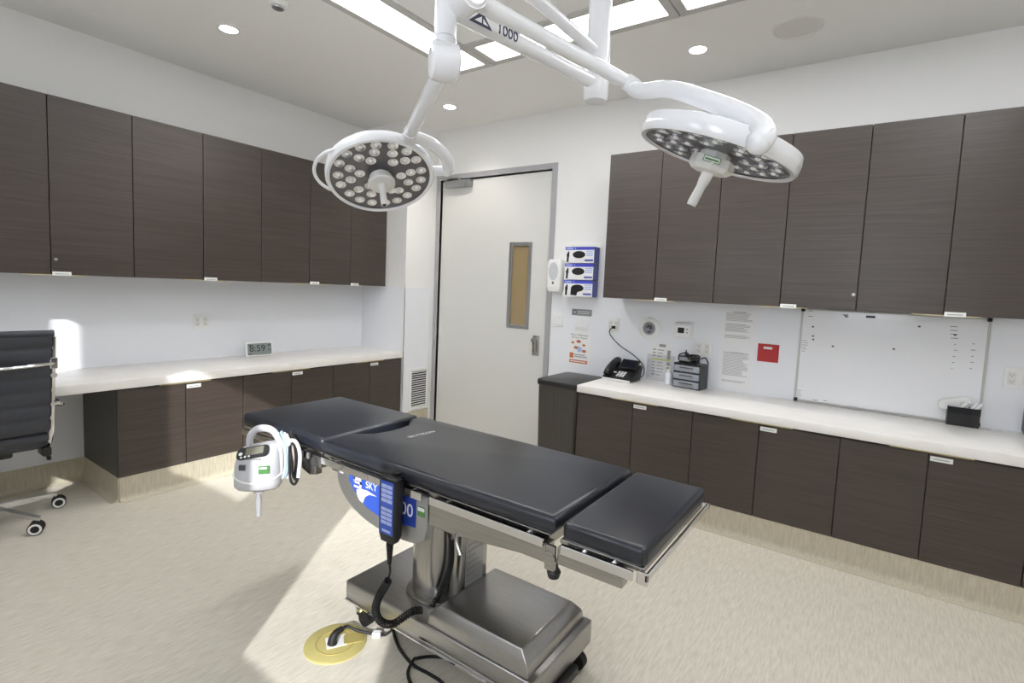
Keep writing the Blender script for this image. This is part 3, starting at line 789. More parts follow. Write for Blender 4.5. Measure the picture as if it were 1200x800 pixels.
bt.cyl((-.05, -.004, .008), (-.05, -.004, .0105), .008, seg=12, mat=pm_)
bt.build('buttons', 'white', cpo)
MB().box(-.022, .022, -.002, .004, -.016, .016, mat=T(.040, -.0655, .095) @ RZ(9)).box(-.018, .012, -.0026, -.002, .004, .012, mi=1, mat=T(.040, -.0655, .095) @ RZ(9)).build('green_sticker', ['green', 'paper'], mpo, smooth=0)
MB().box(-.013, .013, -.004, .004, -.010, .012, mat=T(-.05, -.0635, .105) @ RZ(-9)).build('connector_port', 'inkdark', mpo, smooth=0)
MB().box(-.03, .03, -.001, 0, -.003, .003, mat=T(-.0, -.066, .142)).build('print_line', 'ink', mpo, smooth=0)
MB().lathe([(.014, 0), (.014, -.01), (.022, -.012), (.022, -.024), (.008, -.026), (.009, -.04), (.015, -.06), (.013, -.085), (.011, -.11), (.012, -.128), (.004, -.13)], 20).build('hanging_clamp', 'greycase', mpo)
hh = MB()
for k, (mi, dx, dr) in enumerate([(0, .0, .0), (1, .012, .006), (0, .024, .0), (2, .034, -.006), (3, .046, .004), (3, .056, -.008)]):
    hh.tube([(.085 + dx, -.01 + .006 * k, .225 + dr), (.115 + dx, -.02, .17), (.118 + dx, -.018, .09 + dr), (.10 + dx, 0, .035 + dr), (.085 + dx, .03, .09), (.08 + dx, .035, .17), (.085 + dx, .015, .222 + dr)], .0055, 8, closed=True, n=6, mi=mi)
hh.build('hose_loops', ['hosewhite', 'hoseblue', 'hosepink', 'rubber'], mp)
MB().tube([(.145, -.03, .205), (.14, -.04, .14), (.15, -.06, .05), (.17, -.06, .03), (.185, -.06, .08), (.18, -.045, .17)], .006, 8, closed=True).tube([(.14, -.03, .19), (.15, -.045, .12), (.16, -.05, .055), (.176, -.05, .09), (.17, -.04, .18)], .005, 8, closed=True).build('black_lead', 'rubber', mp)
MB().tube([(.135, -.03, .19), (.15, -.05, .215), (.175, -.06, .205), (.19, -.06, .15), (.185, -.07, .06)], .008, 10).build('hanger_hook', 'hosewhite', mp)
MB().box(-.03, .03, .05, .10, .10, .15, .004, 1).build('rail_clamp', 'alu', mp)
mp.scale = (.86, .88, .92)

# ------------------------------------------------------------------ floor outlet and cords
fo = thing('floor_outlet', 'round yellowish floor outlet cover with a plug in it', 'floor outlet', (-1.652, 1.212, 0))
MB().lathe([(.118, 0), (.118, .003), (.112, .006), (0, .0065)], 48).build('cover', 'brass', fo)
MB().lathe([(.075, .0062), (.075, .0075), (.07, .0075), (.07, .0062)], 40, cap=False).build('ring_groove', 'brassdk', fo)
MB().box(-.035, .04, -.034, .034, .0062, .0085, .001, 1, mat=RZ(60)).build('receptacle', 'white', fo, smooth=0)
MB().prism(rrect(.03, .105, -.028, .03, .01, 3), .0064, .009, RZ(55), .001, 1).build('flap', 'brassdk', fo, smooth=0)
pg = thing('power_plug', 'black plug and short cord from the floor outlet', 'plug', (-1.65, 1.195, .0075))
MB().tube([(0, 0, .001), (.0, .004, .022), (.0, .018, .036), (.0, .045, .040)], .016, 14, radii=(.019, .011)).build('plug_body', 'rubber', pg)
MB().tube([(.0, .04, .040), (.004, .068, .038), (.04, .092, .022), (.088, .125, .012)], .006, 8).build('cord', 'rubber', pg)
MB().box(-.017, .017, -.012, .012, -.001, .022, .003, 1, mat=T(.102, .134, 0) @ RZ(35)).build('connector', 'white', pg)
MB().tube([(.115, .142, .012), (.135, .15, .014), (.15, .165, .03), (.16, .20, .06)], .005, 8).build('tail_lead', 'rubber', pg)
cd = MB().tube([(-1.58, 1.46, .0065), (-1.533, 1.403, .0065), (-1.474, 1.364, .0065), (-1.414, 1.336, .0065), (-1.322, 1.312, .0065), (-1.241, 1.316, .0065), (-1.168, 1.312, .0065), (-1.08, 1.27, .0065)], .006, 8)
tag(cd.build('power_cable', 'rubber'), 'black cord lying on the floor from under the table base', 'cord', None)
cd = MB().tube([(-1.15, 1.47, .0065), (-1.23, 1.428, .0065), (-1.30, 1.384, .0065), (-1.33, 1.34, .012), (-1.326, 1.315, .0195), (-1.307, 1.272, .009), (-1.264, 1.244, .0065), (-1.20, 1.22, .0065)], .006, 8)
tag(cd.build('power_cable', 'rubber'), 'looped black cord crossing the other one on the floor', 'cord', None)

# ------------------------------------------------------------------ office chair (faces -X, towards the desk)
ch = thing('office_chair', 'charcoal ribbed office chair with chrome frame at the desk', 'chair', (-3.875, .615, 0))
# local: chair faces -X; back at +X
def sling(w, path, thick, parent, name, ribs):
    """upholstered sling along a side profile path (x, z), with ribs"""
    P = smooth_path([(p[0], 0, p[1]) for p in path], 14)
    nrm_ = []
    for i in range(len(P)):
        dd = (P[min(i + 1, len(P) - 1)] - P[max(i - 1, 0)]).normalized()
        nrm_.append(Vector((dd.z, 0, -dd.x)))
    Ls = [0]
    for a, b in zip(P, P[1:]): Ls.append(Ls[-1] + (b - a).length)
    m = MB(); rings = []
    top = []; bot = []
    for i, p in enumerate(P):
        puff = thick / 2 + .012 * abs(sin(pi * ribs * Ls[i] / Ls[-1])) ** .6
        top.append(p + nrm_[i] * puff); bot.append(p - nrm_[i] * puff)
    ringpts = top + bot[::-1]
    m.loft([[(q.x, -w, q.z) for q in ringpts], [(q.x, w, q.z) for q in ringpts]])
    return m.build(name, 'leather', parent, smooth=60)
W2 = .205
sling(W2, [(.335, 1.085), (.315, .95), (.292, .80), (.268, .66), (.245, .545)], .018, ch, 'backrest', 7)
sling(W2, [(.235, .535), (.19, .468), (.10, .452), (-.05, .458), (-.17, .468), (-.23, .445)], .024, ch, 'seat', 9)
MB().tube([(.337, -W2 - .012, 1.083), (.337, W2 + .012, 1.083)], .019, 14, smooth=False).build('top_roll', 'leather', ch)
for s in (-1, 1):
    MB().tube([(.33, s * (W2 + .012), 1.065), (.315, s * (W2 + .012), .95), (.29, s * (W2 + .012), .79), (.262, s * (W2 + .012), .62), (.235, s * (W2 + .012), .51), (.18, s * (W2 + .012), .455), (.05, s * (W2 + .012), .445), (-.15, s * (W2 + .012), .455), (-.22, s * (W2 + .012), .44)], .012, 10).build('side_frame', 'chrome', ch)
    ar = MB().tube([(.285, s * (W2 + .014), .70), (.285, s * (W2 + .05), .70), (.22, s * (W2 + .06), .672), (.10, s * (W2 + .06), .66), (0, s * (W2 + .06), .655), (-.10, s * (W2 + .06), .63), (-.11, s * (W2 + .055), .55), (-.08, s * (W2 + .014), .46)], .010, 10)
    aro = ar.build('armrest', 'chrome', ch)
    MB().box(-.06, .20, s * (W2 + .06) - .02, s * (W2 + .06) + .02, .668, .688, .008, 2).build('arm_pad', 'leather', aro)
br = MB().tube([(.325, -W2 - .012, .925), (.345, -W2 * .5, .92), (.35, 0, .918), (.345, W2 * .5, .92), (.325, W2 + .012, .925)], .011, 10)
for s in (-1, 1): br.box(.30, .335, s * (W2 + .012) - .016, s * (W2 + .012) + .016, .895, .955, .004, 1).cyl((.30, s * (W2 + .012), .86), (.325, s * (W2 + .012), .86), .014, seg=14)
br.build('cross_bar', 'chrome', ch)
tl2 = MB().box(.12, .225, W2 - .02, W2 + .02, .40, .45, .01, 2).tube([(.19, W2, .42), (.20, W2 + .01, .39), (.20, W2 + .012, .375)], .01, 8)
tl2.build('tilt_lever', 'black', ch)
MB().box(-.12, .12, -.09, .09, .395, .445, .012, 2).tube([(0, -.2, .432), (0, .2, .432)], .012, 8, smooth=False).build('mechanism', 'black', ch)
MB().cyl((0, 0, .13), (0, 0, .40), .022, seg=20).cyl((0, 0, .10), (0, 0, .26), .03, seg=20).build('gas_lift', 'chrome', ch)
MB().lathe([(.04, .085), (.045, .10), (.04, .125), (.03, .135)], 20).build('base_hub', 'chrome', ch)
ang0 = math.degrees(math.atan2(.93 - .615, -3.94 + 3.875))
for k in range(5):
    a = ang0 - 72 * k
    lg_ = MB().loft([[(.03, -.018, .125), (.03, .018, .125), (.03, .018, .085), (.03, -.018, .085)], [(.31, -.011, .092), (.31, .011, .092), (.31, .011, .075), (.31, -.011, .075)]], mat=RZ(a))
    lg_.build('base_leg', 'chrome', ch, smooth=0)
    ca = MB().cyl((.308, 0, .068), (.308, 0, .09), .008, seg=12, mi=1, mat=RZ(a))
    cm = RZ(a) @ T(.308, 0, 0) @ RZ((77, -115, 10, 60, 120)[k] - a) @ T(0, 0, 0)
    ca.box(-.012, .03, -.008, .008, .034, .074, .004, 1, mat=cm)
    cao = ca.build('caster', ['rubber', 'chrome'], ch)
    wh = MB()
    for s in (-1, 1):
        wh.cyl((.012, s * .009, .034), (.012, s * .026, .034), .034, seg=24, mat=cm)
        wh.lathe([(.029, 0), (.029, .002), (.019, .002), (.019, 0)], 24, cap=False, mi=1, mat=cm @ T(.012, s * .0258, .034) @ RX(-90 * s))
    wh.build('wheel', ['rubber', 'white'], cao)

# ------------------------------------------------------------------ things on the left wall and desk
def on_left(y, z, x=XW): return (x, y, z)
def outlet(name, label, loc, rz, w, h, gangs, parent=None):
    t = thing(name, label, 'wall socket', loc, rz)
    MB().box(-w / 2, w / 2, -.007, 0, -h / 2, h / 2, .002, 2).build('cover_plate', 'white', t)
    gw = w / gangs
    for g in range(gangs):
        cx = -w / 2 + gw * (g + .5)
        r = MB().box(cx - .017, cx + .017, -.0095, -.007, -.034, .034, .001, 1).build('receptacle', 'offwhite', t, smooth=0)
        sl = MB()
        for zz in (-.018, .018):
            sl.box(cx - .008, cx - .006, -.0098, -.0094, zz - .002, zz + .006).box(cx + .006, cx + .008, -.0098, -.0094, zz - .002, zz + .006).cyl((cx, -.0098, zz - .007), (cx, -.0094, zz - .007), .0025, seg=8)
        sl.build('slots', 'inkdark', r, smooth=0)
    return t
outlet('wall_outlet', 'double wall socket above the desk, left of the clock', (XW, 1.908, 1.055), 90, .115, .115, 2)
ck = thing('digital_clock', 'white digital clock on the desk reading 8:59', 'clock', (-4.215, 2.30, .762), 83)
cm = RX(-8)
MB().box(-.108, .108, -.012, .012, .002, .122, .005, 2, mat=cm).box(-.03, .03, 0, .06, .002, .012, mat=I4).build('case', 'white', ck)
dpn = MB().box(-.096, .096, -.0135, -.012, .014, .110, mat=cm).build('display', 'lcd', ck, smooth=0)
MB().text('8:59', .075, cm @ T(-.018, -.0137, .066) @ RX(90), .0004).build('digits', 'black', dpn, smooth=0)
dg = MB().text('58', .026, cm @ T(.078, -.0137, .052) @ RX(90), .0004).box(.066, .09, -.0138, -.0135, .085, .098, mat=cm).box(-.085, -.06, -.0138, -.0135, .088, .1, mat=cm).box(-.085, -.065, -.0138, -.0135, .022, .03, mat=cm)
dg.build('small_digits', 'inkdark', dpn, smooth=0)

# vent grille low on the boxed-in column
vg = thing('vent_grille', 'white slatted air vent low on the corner column', 'vent', (XCH + .004, 3.665, .378), 90)
w, h = .135, .21
f = MB().box(-w, -w + .03, -.012, 0, -h, h, .003, 1).box(w - .03, w, -.012, 0, -h, h, .003, 1).box(-w + .03, w - .03, -.012, 0, -h, -h + .03, .003, 1).box(-w + .03, w - .03, -.012, 0, h - .03, h, .003, 1)
f.build('frame', 'white', vg, smooth=0)
MB().box(-w + .03, w - .03, -.001, 0, -h + .03, h - .03).build('backing', 'dark', vg, smooth=0)
for k in range(16):
    z = -h + .04 + k * (2 * h - .08) / 15
    MB().box(-w + .03, w - .03, -.006, .004, -.001, .001, mat=T(0, -.006, z) @ RX(35)).build('slat', 'white', vg, smooth=0)

# ------------------------------------------------------------------ things on the door wall (facing -Y)
sp = thing('soap_dispenser', 'white wall soap dispenser left of the glove boxes', 'soap dispenser', (-2.272, YW + .004, 1.405))
prof = [(-.052, .0), (.052, 0), (.066, .05), (.07, .16), (.066, .25), (.05, .275), (-.05, .275), (-.066, .25), (-.07, .16), (-.066, .05)]
WM = Matrix(((1, 0, 0, 0), (0, 0, -1, 0), (0, 1, 0, 0), (0, 0, 0, 1)))    # local xy -> wall xz, extrude to -Y
MB().prism(prof, 0, .095, WM, .018, 4).build('body', 'white', sp, smooth=50)
MB().prism([(.046 * cos(a_ * pi / 12), .175 + .075 * sin(a_ * pi / 12)) for a_ in range(24)], .095, .0975, WM, .001, 1).build('window_panel', 'soapwindow', sp)
MB().prism(rrect(-.04, .04, .005, .055, .01, 3), .085, .104, WM, .004, 2).build('push_bar', 'offwhite', sp)
MB().box(-.008, .008, -.0965, -.095, .068, .090).build('logo_mark', 'inkdark', sp, smooth=0)

gr = thing('glove_box_rack', 'clear wall rack holding the three glove boxes', 'rack', (-2.03, YW + .004, 1.378))
MB().box(-.14, .14, -.003, 0, 0, .43).box(-.14, .14, -.10, 0, -.004, 0).build('bracket', 'offwhite', gr, smooth=0)
def glove_box(label, z, torn):
    t = thing('glove_box', label, 'glove box', (-2.03, YW, z), 0, 'blue and white glove boxes')
    MB().box(-.132, .132, -.095, -.001, .001, .131, .001, 1).build('carton', 'paper', t, smooth=0)
    MB().box(-.132, .132, -.0958, -.0945, .106, .131).box(.1318, .1326, -.095, -.001, .001, .131, mi=2).box(-.124, -.06, -.0962, -.0957, .113, .125, mi=1).cyl((-.04, -.0962, .119), (-.04, -.0957, .119), .006, seg=8, mi=1).build('blue_band', ['blue', 'bluepale', 'blueside'], t, smooth=0)
    ov = [(-.005 + .058 * cos(2 * pi * k / 28), .068 + .029 * sin(2 * pi * k / 28)) for k in range(28)]
    o = MB().prism(ov, .0945, .0962, WM)
    if torn: o.prism([(-.063, .07), (-.066, .012), (-.01, .008), (-.002, .035), (.02, .045), (.0, .07)], .0945, .0964, WM)
    o.build('opening', 'black', t, smooth=0)
    MB().prism([(-.118, .008), (-.100, .008), (-.098, .04), (-.094, .06), (-.096, .092), (-.108, .096), (-.112, .08), (-.12, .07), (-.116, .045)], .0945, .0962, WM).build('glove_picture', 'black', t, smooth=0)
    pr = MB()
    for k in range(3): pr.box(.062, .122, -.096, -.0952, .09 - k * .016, .098 - k * .016)
    pr.box(.05, .125, -.096, -.0952, .014, .03, mi=1)
    pr.build('print', ['bluepale', 'blueside'], t, smooth=0)
glove_box('topmost blue and white glove box on the wall', 1.652, False)
glove_box('middle blue and white glove box, between the two others', 1.516, False)
glove_box('lowest blue and white glove box with torn opening', 1.380, True)

sg = thing('wall_sign', 'small grey sign above the hand hygiene poster', 'sign', (-2.03, YW, 1.248))
MB().box(-.093, .093, -.003, 0, -.027, .027, .001, 1).build('plate', 'plategrey', sg, smooth=0)
s_ = MB().box(-.04, .082, -.0036, -.003, .006, .010).box(-.04, .07, -.0036, -.003, -.010, -.006)
s_.box(-.082, -.05, -.0036, -.003, -.017, .017, mi=1)
for k in (45, -45): s_.box(-.018, .018, -.0042, -.0036, -.002, .002, mat=T(-.066, 0, 0) @ RY(k))
s_.build('sign_print', ['white', 'inkdark'], sg, smooth=0)
def switch(label, x, z):
    t = thing('light_switch', label, 'light switch', (x, YW, z), 0, 'white switch plates by the door')
    MB().box(-.058, .058, -.006, 0, -.058, .058, .002, 2).build('cover_plate', 'white', t)
    for sx in (-.023, .023): MB().box(sx - .016, sx + .016, -.0085, -.006, -.033, .033, .001, 1).build('rocker', 'enamel', t, smooth=0)
switch('white switch plate under the soap dispenser', -2.262, 1.17)
switch('white switch plate directly under the small grey sign', -2.025, 1.155)
po = thing('hand_hygiene_poster', 'poster with orange symbols about hand hygiene moments', 'poster', (-2.04, YW, .945))
MB().box(-.105, .105, -.0015, 0, -.142, .142).build('sheet', 'paper', po, smooth=0)
MB().text('Your 4 Moments', .024, T(0, -.0017, .112) @ RX(90), .0002).text('for Hand Hygiene', .02, T(0, -.0017, .090) @ RX(90), .0002).build('title', 'inkdark', po, smooth=0)
im = MB()
for (x, z, rx) in ((-.06, .045, .016), (-.005, .058, .022), (.045, .03, .016), (-.028, .005, .02), (.05, -.02, .02)):
    im.prism([(x + rx * cos(2 * pi * k / 12), z + .6 * rx * sin(2 * pi * k / 12)) for k in range(12)], .0015, .002, WM)
im.box(-.085, -.048, -.002, -.0015, -.085, -.04).box(-.085, .085, -.002, -.0015, -.125, -.098)
im.box(-.04, .06, -.002, -.0015, -.058, -.05, mi=1).box(-.04, .08, -.002, -.0015, -.074, -.066, mi=1).box(-.075, .07, -.0024, -.002, -.115, -.108, mi=2)
im.prism([(.0, .02), (.03, .0), (.025, -.03), (-.01, -.03), (-.02, .0)], .0015, .0019, WM, mi=3)
im.build('pictures', ['orange', 'ink', 'paper', 'bluepale'], po, smooth=0)

op = outlet('wall_outlet', 'wall socket with the black telephone cable plugged in', (-1.735, YW, 1.166), 0, .095, .112, 2)
gm = thing('wall_port', 'round white wall port with grey centre', 'wall port', (-1.437, YW, 1.163))
MB().lathe([(.086, 0), (.086, .006), (.075, .012), (.05, .014), (.048, .006), (.048, 0)], 40, mat=RX(90)).build('flange', 'white', gm)
MB().lathe([(.048, 0), (.048, .010), (.04, .012), (0, .012)], 32, mat=RX(90)).build('core', 'plategrey', gm)
MB().prism([(-.03, 0), (-.01, .03), (.02, .026), (.03, 0), (.01, -.01), (-.005, .008)], .012, .0145, WM).prism([(-.02, -.03), (.01, -.034), (.028, -.014), (.0, -.02)], .012, .0145, WM).build('inlet', 'inkdark', gm, smooth=0)
th = thing('thermostat', 'white thermostat with small dark display', 'thermostat', (-1.175, YW, 1.168))
MB().box(-.068, .068, -.012, 0, -.06, .06, .004, 2).box(-.056, .056, -.026, -.012, -.048, .048, .008, 3).build('case', 'white', th)
MB().box(-.036, .012, -.0268, -.026, -.018, .022).build('display', 'screen', th, smooth=0)
MB().cyl((.034, -.028, .012), (.034, -.026, .012), .006, seg=12).cyl((.034, -.028, -.012), (.034, -.026, -.012), .006, seg=12).build('buttons', 'ink', th)

nt_ = thing('notice_sheet', 'printed notice with yellow highlighted line behind the pump bottle', 'notice', (-1.33, YW, .768), rot=None)
MB().box(-.083, .083, -.0012, 0, .002, .292).build('sheet', 'paper', nt_, smooth=0)
pr = MB().box(-.02, .03, -.0016, -.0012, .262, .282)
for k in range(9):
    if k == 3: continue
    pr.box(-.07, -.045, -.0016, -.0012, .234 - k * .024, .242 - k * .024).box(-.03, .02 - .01 * (k % 3), -.0016, -.0012, .234 - k * .024, .24 - k * .024)
pr.box(.045, .07, -.0016, -.0012, .17, .24).box(.045, .07, -.0016, -.0012, .10, .15)
pr.build('print', 'ink', nt_, smooth=0)
MB().box(-.072, .075, -.0017, -.0012, .158, .170).build('highlight', 'yellow', nt_, smooth=0)
MB().box(-.11, .11, -.0035, -.0025, .002, .20).build('clear_sleeve', 'sleeve', nt_, smooth=0)

def text_sheet(label, x, z0, w, h, seed, blocks):
    t = thing('paper_sheet', label, 'paper', (x, YW, z0), 0, 'printed sheets taped to the wall')
    MB().box(-w / 2, w / 2, -.0012, 0, 0, h).build('sheet', 'paper', t, smooth=0)
    rr = random.Random(seed); m = MB()
    m.box(-.04, .045, -.0015, -.0012, h - .025, h - .020)
    for a, b in blocks:
        z = a
        while z > b:
            m.box(-w / 2 + .022, w / 2 - .022 - rr.random() * .05, -.0015, -.0012, z - .0028, z); z -= .0085
    m.build('print', 'ink', t, smooth=0)
text_sheet('upper of two printed sheets taped left of the red card', -.793, 1.070, .22, .28, 3, [(.25, .195), (.175, .12), (.095, .07)])
text_sheet('lower of two printed sheets taped left of the red card', -.793, .782, .22, .282, 4, [(.262, .10), (.062, .045)])
rc = thing('red_card', 'square red card with white label left of the whiteboard', 'card', (-.592, YW, 1.063))
MB().box(-.066, .066, -.003, 0, -.061, .061, .001, 1).build('card', 'red', rc, smooth=0)
MB().box(-.03, .024, -.0036, -.003, .026, .042).build('label_strip', 'paper', rc, smooth=0)
outlet('wall_outlet', 'double wall socket behind the drawer tray', (-1.025, YW, 1.05), 0, .115, .115, 2)
outlet('wall_outlet', 'double wall socket right of the whiteboard', (.66, YW, 1.058), 0, .125, .115, 2)

wbd = thing('whiteboard', 'wide magnetic whiteboard with thin aluminium frame above the worktop', 'whiteboard', (.055, YW, .768))
w, h = .466, .612
MB().box(-w + .012, w - .012, -.010, 0, .012, h - .012).build('surface', 'enamel', wbd, smooth=0)
MB().box(-w, -w + .012, -.014, 0, 0, h, .002, 1).box(w - .012, w, -.014, 0, 0, h, .002, 1).box(-w, w, -.014, 0, 0, .009, .002, 1).box(-w, w, -.014, 0, h - .009, h, .002, 1).build('frame', 'panelframe', wbd, smooth=0)
for sx in (-1, 1):
    for z in (0, h): MB().box(-.011, .011, -.019, 0.0, -.011, .011, .004, 2, mat=T(sx * (w - .009), 0, z + (.011 if z == 0 else -.011))).build('corner_cap', 'black', wbd)
rr = random.Random(5)
def ul(x, z, l, t_=.003): MB().box(x, x + l, -.0105, -.010, z, z + t_).build('ink_mark', 'inkdark', wbd, smooth=0)
for k in range(6): ul(-.452 + rr.random() * .004, .40 - k * .014, .02 + rr.random() * .016, .002)
for k in range(5): ul(-.452, .07 - k * .012, .015 + rr.random() * .02, .002)
for k in range(4): ul(.29 + .003 * k, .55 - k * .022, .032, .003)
for k in range(5): ul(.315 + rr.random() * .006, .45 - k * .035, .006 + rr.random() * .008, .003)
for k in range(5): ul(.392 + rr.random() * .004, .46 - k * .035, .008 + rr.random() * .010, .003)
ul(-.425, .56, .025); ul(-.425, .595, .02); ul(-.36, .02, .03, .003); ul(-.30, .024, .02, .003)
for (x, z) in ((-.40, .49), (-.395, .43), (-.392, .408), (-.28, .375), (.035, .39), (.145, .535), (.31, .50)): ul(x, z, .012, .010)
mg = thing('board_magnet', 'dark bar magnet at the top edge of the whiteboard', 'magnet', (-.035, YW - .010, 1.348))
MB().box(-.024, .024, -.006, 0, -.007, .007, .002, 1).build('bar', 'inkdark', mg)
mg = thing('board_clip', 'small grey clip at the top edge of the whiteboard', 'clip', (-.165, YW - .010, 1.345))
MB().prism([(-.02, .008), (.016, .010), (.01, .0), (.02, -.004), (.0, -.012), (-.008, .0)], 0, .005, WM, .001, 1).build('clip_body', 'plategrey', mg, smooth=0)
er = thing('board_eraser', 'rounded white eraser on the whiteboard above the black marker box', 'eraser', (.40, YW - .010, .885), rot=(0, radians(-17), 0))
MB().prism(rrect(-.075, .075, -.03, .03, .026, 6), 0, .028, WM, .006, 3).build('body', 'white', er)
MB().prism(rrect(-.07, .07, -.027, .027, .024, 6), -.0, .006, WM).build('felt', 'plategrey', er)

pb = thing('marker_box', 'black marker box on the worktop below the eraser', 'pen holder', (.44, 3.80, .766))
bx = MB().box(-.07, .07, -.028, -.025, 0, .105, .001, 1).box(-.07, .07, .025, .028, 0, .105, .001, 1).box(-.07, -.067, -.025, .025, 0, .105).box(.067, .07, -.025, .025, 0, .105).box(-.067, .067, -.025, .025, 0, .003)
bx.build('box', 'black', pb, smooth=0)
MB().box(-.071, .071, -.030, -.028, .07, .072).box(-.071, .071, -.0295, -.028, .072, .106).build('band', 'blackmat', pb, smooth=0)
for (x, a, lb) in ((-.015, 38, 'white marker in the black box, crossed, leaning to the right'), (.018, -38, 'white marker in the black box, crossed, leaning to the left'), (.03, 35, 'white marker leaning right next to the crossed pair'), (.052, 33, 'rightmost white marker leaning out of the black box')):
    t = thing('marker', lb, 'marker', (.44 + x - .045 * sin(radians(a)), 3.80 + (.008 if a < 0 else -.006), .826), 0, 'white board markers', rot=(0, radians(a), 0))
    MB().lathe([(.006, -.018), (.0085, -.012), (.0085, .055), (.0075, .058)], 14).build('barrel', 'white', t)
    MB().lathe([(.0088, .055), (.0088, .088), (.006, .092), (0, .092)], 14).build('cap', 'offwhite' if a < 0 else 'enamel', t)

# drawer tray and the tangle on it
dtv = thing('drawer_tray', 'small black desk organizer with three grey drawers', 'desk organizer', (-1.085, 3.70, .766), -8)
w_, d_ = .10, .13
MB().box(-w_, w_, -.005, d_ - .005, .0, .006).box(-w_, w_, -.005, d_ - .005, .058, .062).box(-w_, w_, -.005, d_ - .005, .114, .118).box(-w_, w_, -.012, d_ - .005, .168, .178, .002, 1).box(w_ - .004, w_, -.004, d_ - .005, .006, .168).box(-w_, -w_ + .004, -.004, d_ - .005, .006, .168).box(-w_, w_, d_ - .009, d_ - .005, .006, .168).build('casing', 'black', dtv, smooth=0)
for z in (.008, .064, .120):
    dr = MB().box(-w_ + .006, w_ - .006, -.014, .1, z, z + .044, .003, 1).build('drawer', 'greydrawer', dtv, smooth=0)
    MB().box(-.055, .055, -.017, -.014, z + .010, z + .034, .002, 1).box(-.05, .05, -.0175, -.017, z + .024, z + .032, mi=1).build('handle', ['plategrey', 'inkdark'], dr, smooth=0)
gd = thing('black_device', 'black gadget with tangled cables on top of the drawer tray', 'gadget', (-1.085, 3.70, .944), -8)
MB().box(-.075, .05, .01, .10, 0, .012, .003, 1).box(-.08, .03, .0, .08, .014, .05, .008, 2).box(-.065, .02, -.001, .001, .018, .044, mi=1).cyl((-.02, .04, .05), (-.02, .04, .062), .022, seg=20).build('body', ['black', 'plategrey'], gd)
tg = MB(); rr = random.Random(11)
tg.tube([(-.075, .02, .03), (-.06, -.01, .06), (-.02, .02, .075), (.02, -.01, .05), (.05, .03, .03), (.075, .0, .008), (.06, -.01, .006)], .005, 8)
tg.tube([(-.05, .06, .05), (-.035, .04, .09), (-.03, .03, .07), (.0, .0, .06), (.03, .02, .065), (.06, .05, .04), (.10, .06, .05), (.125, .04, .03), (.135, .04, .012)], .004, 8)
tg.tube([(.02, .01, .012), (.035, -.008, .04), (.055, .01, .055), (.06, .05, .03), (.04, .06, .012), (.025, .03, .03)], .006, 8, closed=True)
tg.tube([(.0, -.004, .05), (.03, -.012, .03), (.06, -.005, .04), (.07, .03, .055), (.03, .06, .06)], .006, 8, closed=True)
tg.build('cables', 'rubber', gd)
bt = thing('pump_bottle', 'small clear white pump bottle left of the drawer tray', 'bottle', (-1.235, 3.765, .766))
MB().lathe([(.0, .0), (.024, .001), (.026, .008), (.026, .075), (.018, .09), (.010, .095), (.010, .10)], 24).build('bottle', 'bottle', bt)
MB().lathe([(.012, .098), (.012, .112), (.004, .113), (.004, .128), (.010, .129), (.010, .137), (0, .137)], 16).box(-.03, .0, -.004, .004, .129, .136, .001, 1).build('pump', 'white', bt)

# telephone, turned a little
ph = thing('desk_telephone', 'black desk telephone with handset on the worktop', 'telephone', (-1.572, 3.66, .766), -6)
sideM = lambda x0: Matrix(((0, 0, 1, x0), (1, 0, 0, 0), (0, 1, 0, 0), (0, 0, 0, 1)))   # polygon (y, z), extruded along x
MB().prism([(-.07, .004), (.09, .004), (.12, .10), (.105, .115), (-.06, .026), (-.07, .018)], -.12, .12, sideM(0), .004, 2).build('base', 'black', ph)
MB().box(-.118, .118, -.075, -.066, .002, .014, .002, 1).build('silver_edge', 'white', ph)
PM = T(0, -.06, .027) @ RX(28.3)       # sloping face
ky = MB()
for r_ in range(4):
    for c_ in range(3): ky.box(-.015 + c_ * .024, .004 + c_ * .024, .012 + r_ * .017, .023 + r_ * .017, 0, .003, .001, 1, mat=PM)
ky.box(-.055, -.03, .05, .062, 0, .003, .001, 1, mat=PM)
ky.build('keypad', 'white', ph)
MB().box(-.03, .115, .095, .19, 0, .012, .003, 1, mat=PM @ RX(10)).box(-.022, .107, .102, .183, .012, .0125, mi=1, mat=PM @ RX(10)).build('display', ['black', 'screen'], ph)
MB().tube([(-.085, .002, .012), (-.085, .03, .030), (-.085, .10, .036), (-.085, .17, .030), (-.085, .20, .012)], .02, 12, mat=PM, radii=(.026, .024)).build('handset', 'black', ph)
MB().box(.06, .11, .02, .08, 0, .03, .004, 1).build('stand', 'black', ph)
tc = MB().tube([(-1.728, YW - .012, 1.150), (-1.755, YW - .03, 1.125), (-1.74, YW - .035, 1.08), (-1.66, YW - .03, 1.01), (-1.55, YW - .03, .95), (-1.47, YW - .03, .89), (-1.445, YW - .035, .83), (-1.45, 3.78, .792), (-1.475, 3.735, .790)], .0038, 8)
tco = thing('telephone_cable', 'thin black cable hanging from the socket to the telephone', 'cable', (0, 0, 0))
tc.build('cable', 'rubber', tco)
MB().box(-1.742, -1.715, YW - .03, YW - .0099, 1.138, 1.160, .003, 1).build('plug', 'rubber', tco)

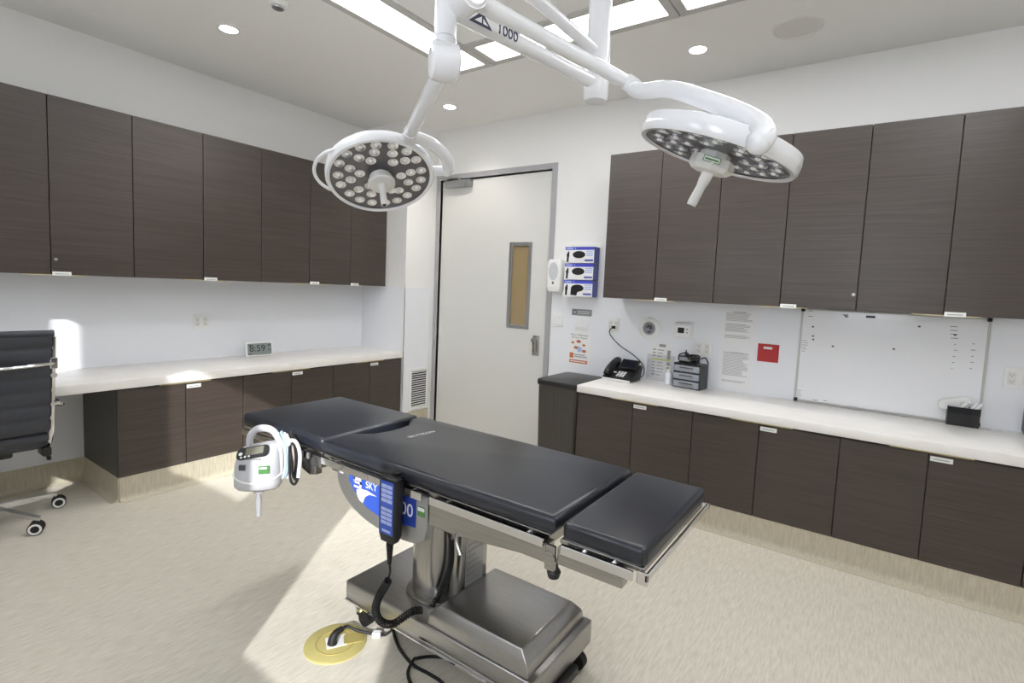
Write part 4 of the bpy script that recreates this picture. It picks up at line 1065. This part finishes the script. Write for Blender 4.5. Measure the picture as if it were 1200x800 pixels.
# dark box at the right edge, and a scrap of film
bs = thing('black_speaker', 'dark grey box standing at the right end of the worktop', 'box', (.755, 3.72, .766), 0)
MB().prism(rrect(-.07, .07, -.06, .085, .02, 4), .002, .165, None, .012, 3).build('case', 'plategrey', bs)
MB().box(-.055, .055, -.063, -.059, .02, .15, .004, 1).box(-.073, -.069, -.045, .07, .02, .15, .002, 1).build('grille', 'black', bs)
fl = thing('plastic_scrap', 'crumpled scrap of clear film on the worktop beside the marker box', 'wrapper', (.56, 3.77, .766), 10)
fm = MB(); rr = random.Random(2)
rows = [[(-.05 + .02 * i, -.012 + .012 * j, .002 + (.008 * rr.random() if 0 < i < 5 and j == 1 else 0)) for i in range(6)] for j in range(3)]
for j in range(2):
    for i in range(5):
        q = [fm.bm.verts.new(p) for p in (rows[j][i], rows[j][i + 1], rows[j + 1][i + 1], rows[j + 1][i])]; fm.bm.faces.new(q)
fmo = fm.build('film', 'sleeve', fl, smooth=0)
sm = fmo.modifiers.new('thick', 'SOLIDIFY'); sm.thickness = .0008

# slim bin between door and cabinets
bn = thing('waste_bin', 'slim dark steel waste bin with black lid between door and cabinets', 'waste bin', (-1.895, 3.50, 0))
bnb = MB().loft([rrect3 for rrect3 in ([(x, y, .015) for x, y in rrect(-.165, .165, -.22, .22, .04, 5)], [(x, y, .715) for x, y in rrect(-.18, .18, -.235, .235, .045, 5)])])
bnb.build('body', 'binmetal', bn, smooth=40)
MB().prism(rrect(-.19, .188, -.245, .245, .05, 6), .71, .755, None, .012, 3).build('lid', 'black', bn, smooth=40)
MB().prism(rrect(-.168, .168, -.223, .223, .04, 5), 0, .02, None).build('foot_rim', 'rubber', bn, smooth=40)

# ------------------------------------------------------------------ light
sun = bpy.data.lights.new('sun', 'SUN'); sun.energy = 4.2; sun.angle = radians(.6); sun.color = (.97, .98, 1)
so = bpy.data.objects.new('sun', sun); COL.objects.link(so)
so.rotation_euler = Vector((-.59, .81, -.50)).to_track_quat('-Z', 'Y').to_euler()
wd = bpy.data.worlds.new('World'); scene.world = wd; wd.use_nodes = True
bg = wd.node_tree.nodes['Background']; bg.inputs['Color'].default_value = (.84, .90, 1, 1); bg.inputs['Strength'].default_value = 6.0

scene.view_settings.view_transform = 'Standard'
scene.view_settings.look = 'None'
scene.view_settings.gamma = 1
scene.view_settings.use_curve_mapping = False
scene.view_settings.exposure = 0.40
scene.cycles.max_bounces = 10
scene.cycles.diffuse_bounces = 6
scene.cycles.sample_clamp_indirect = 8
scene.cycles.use_denoising = True
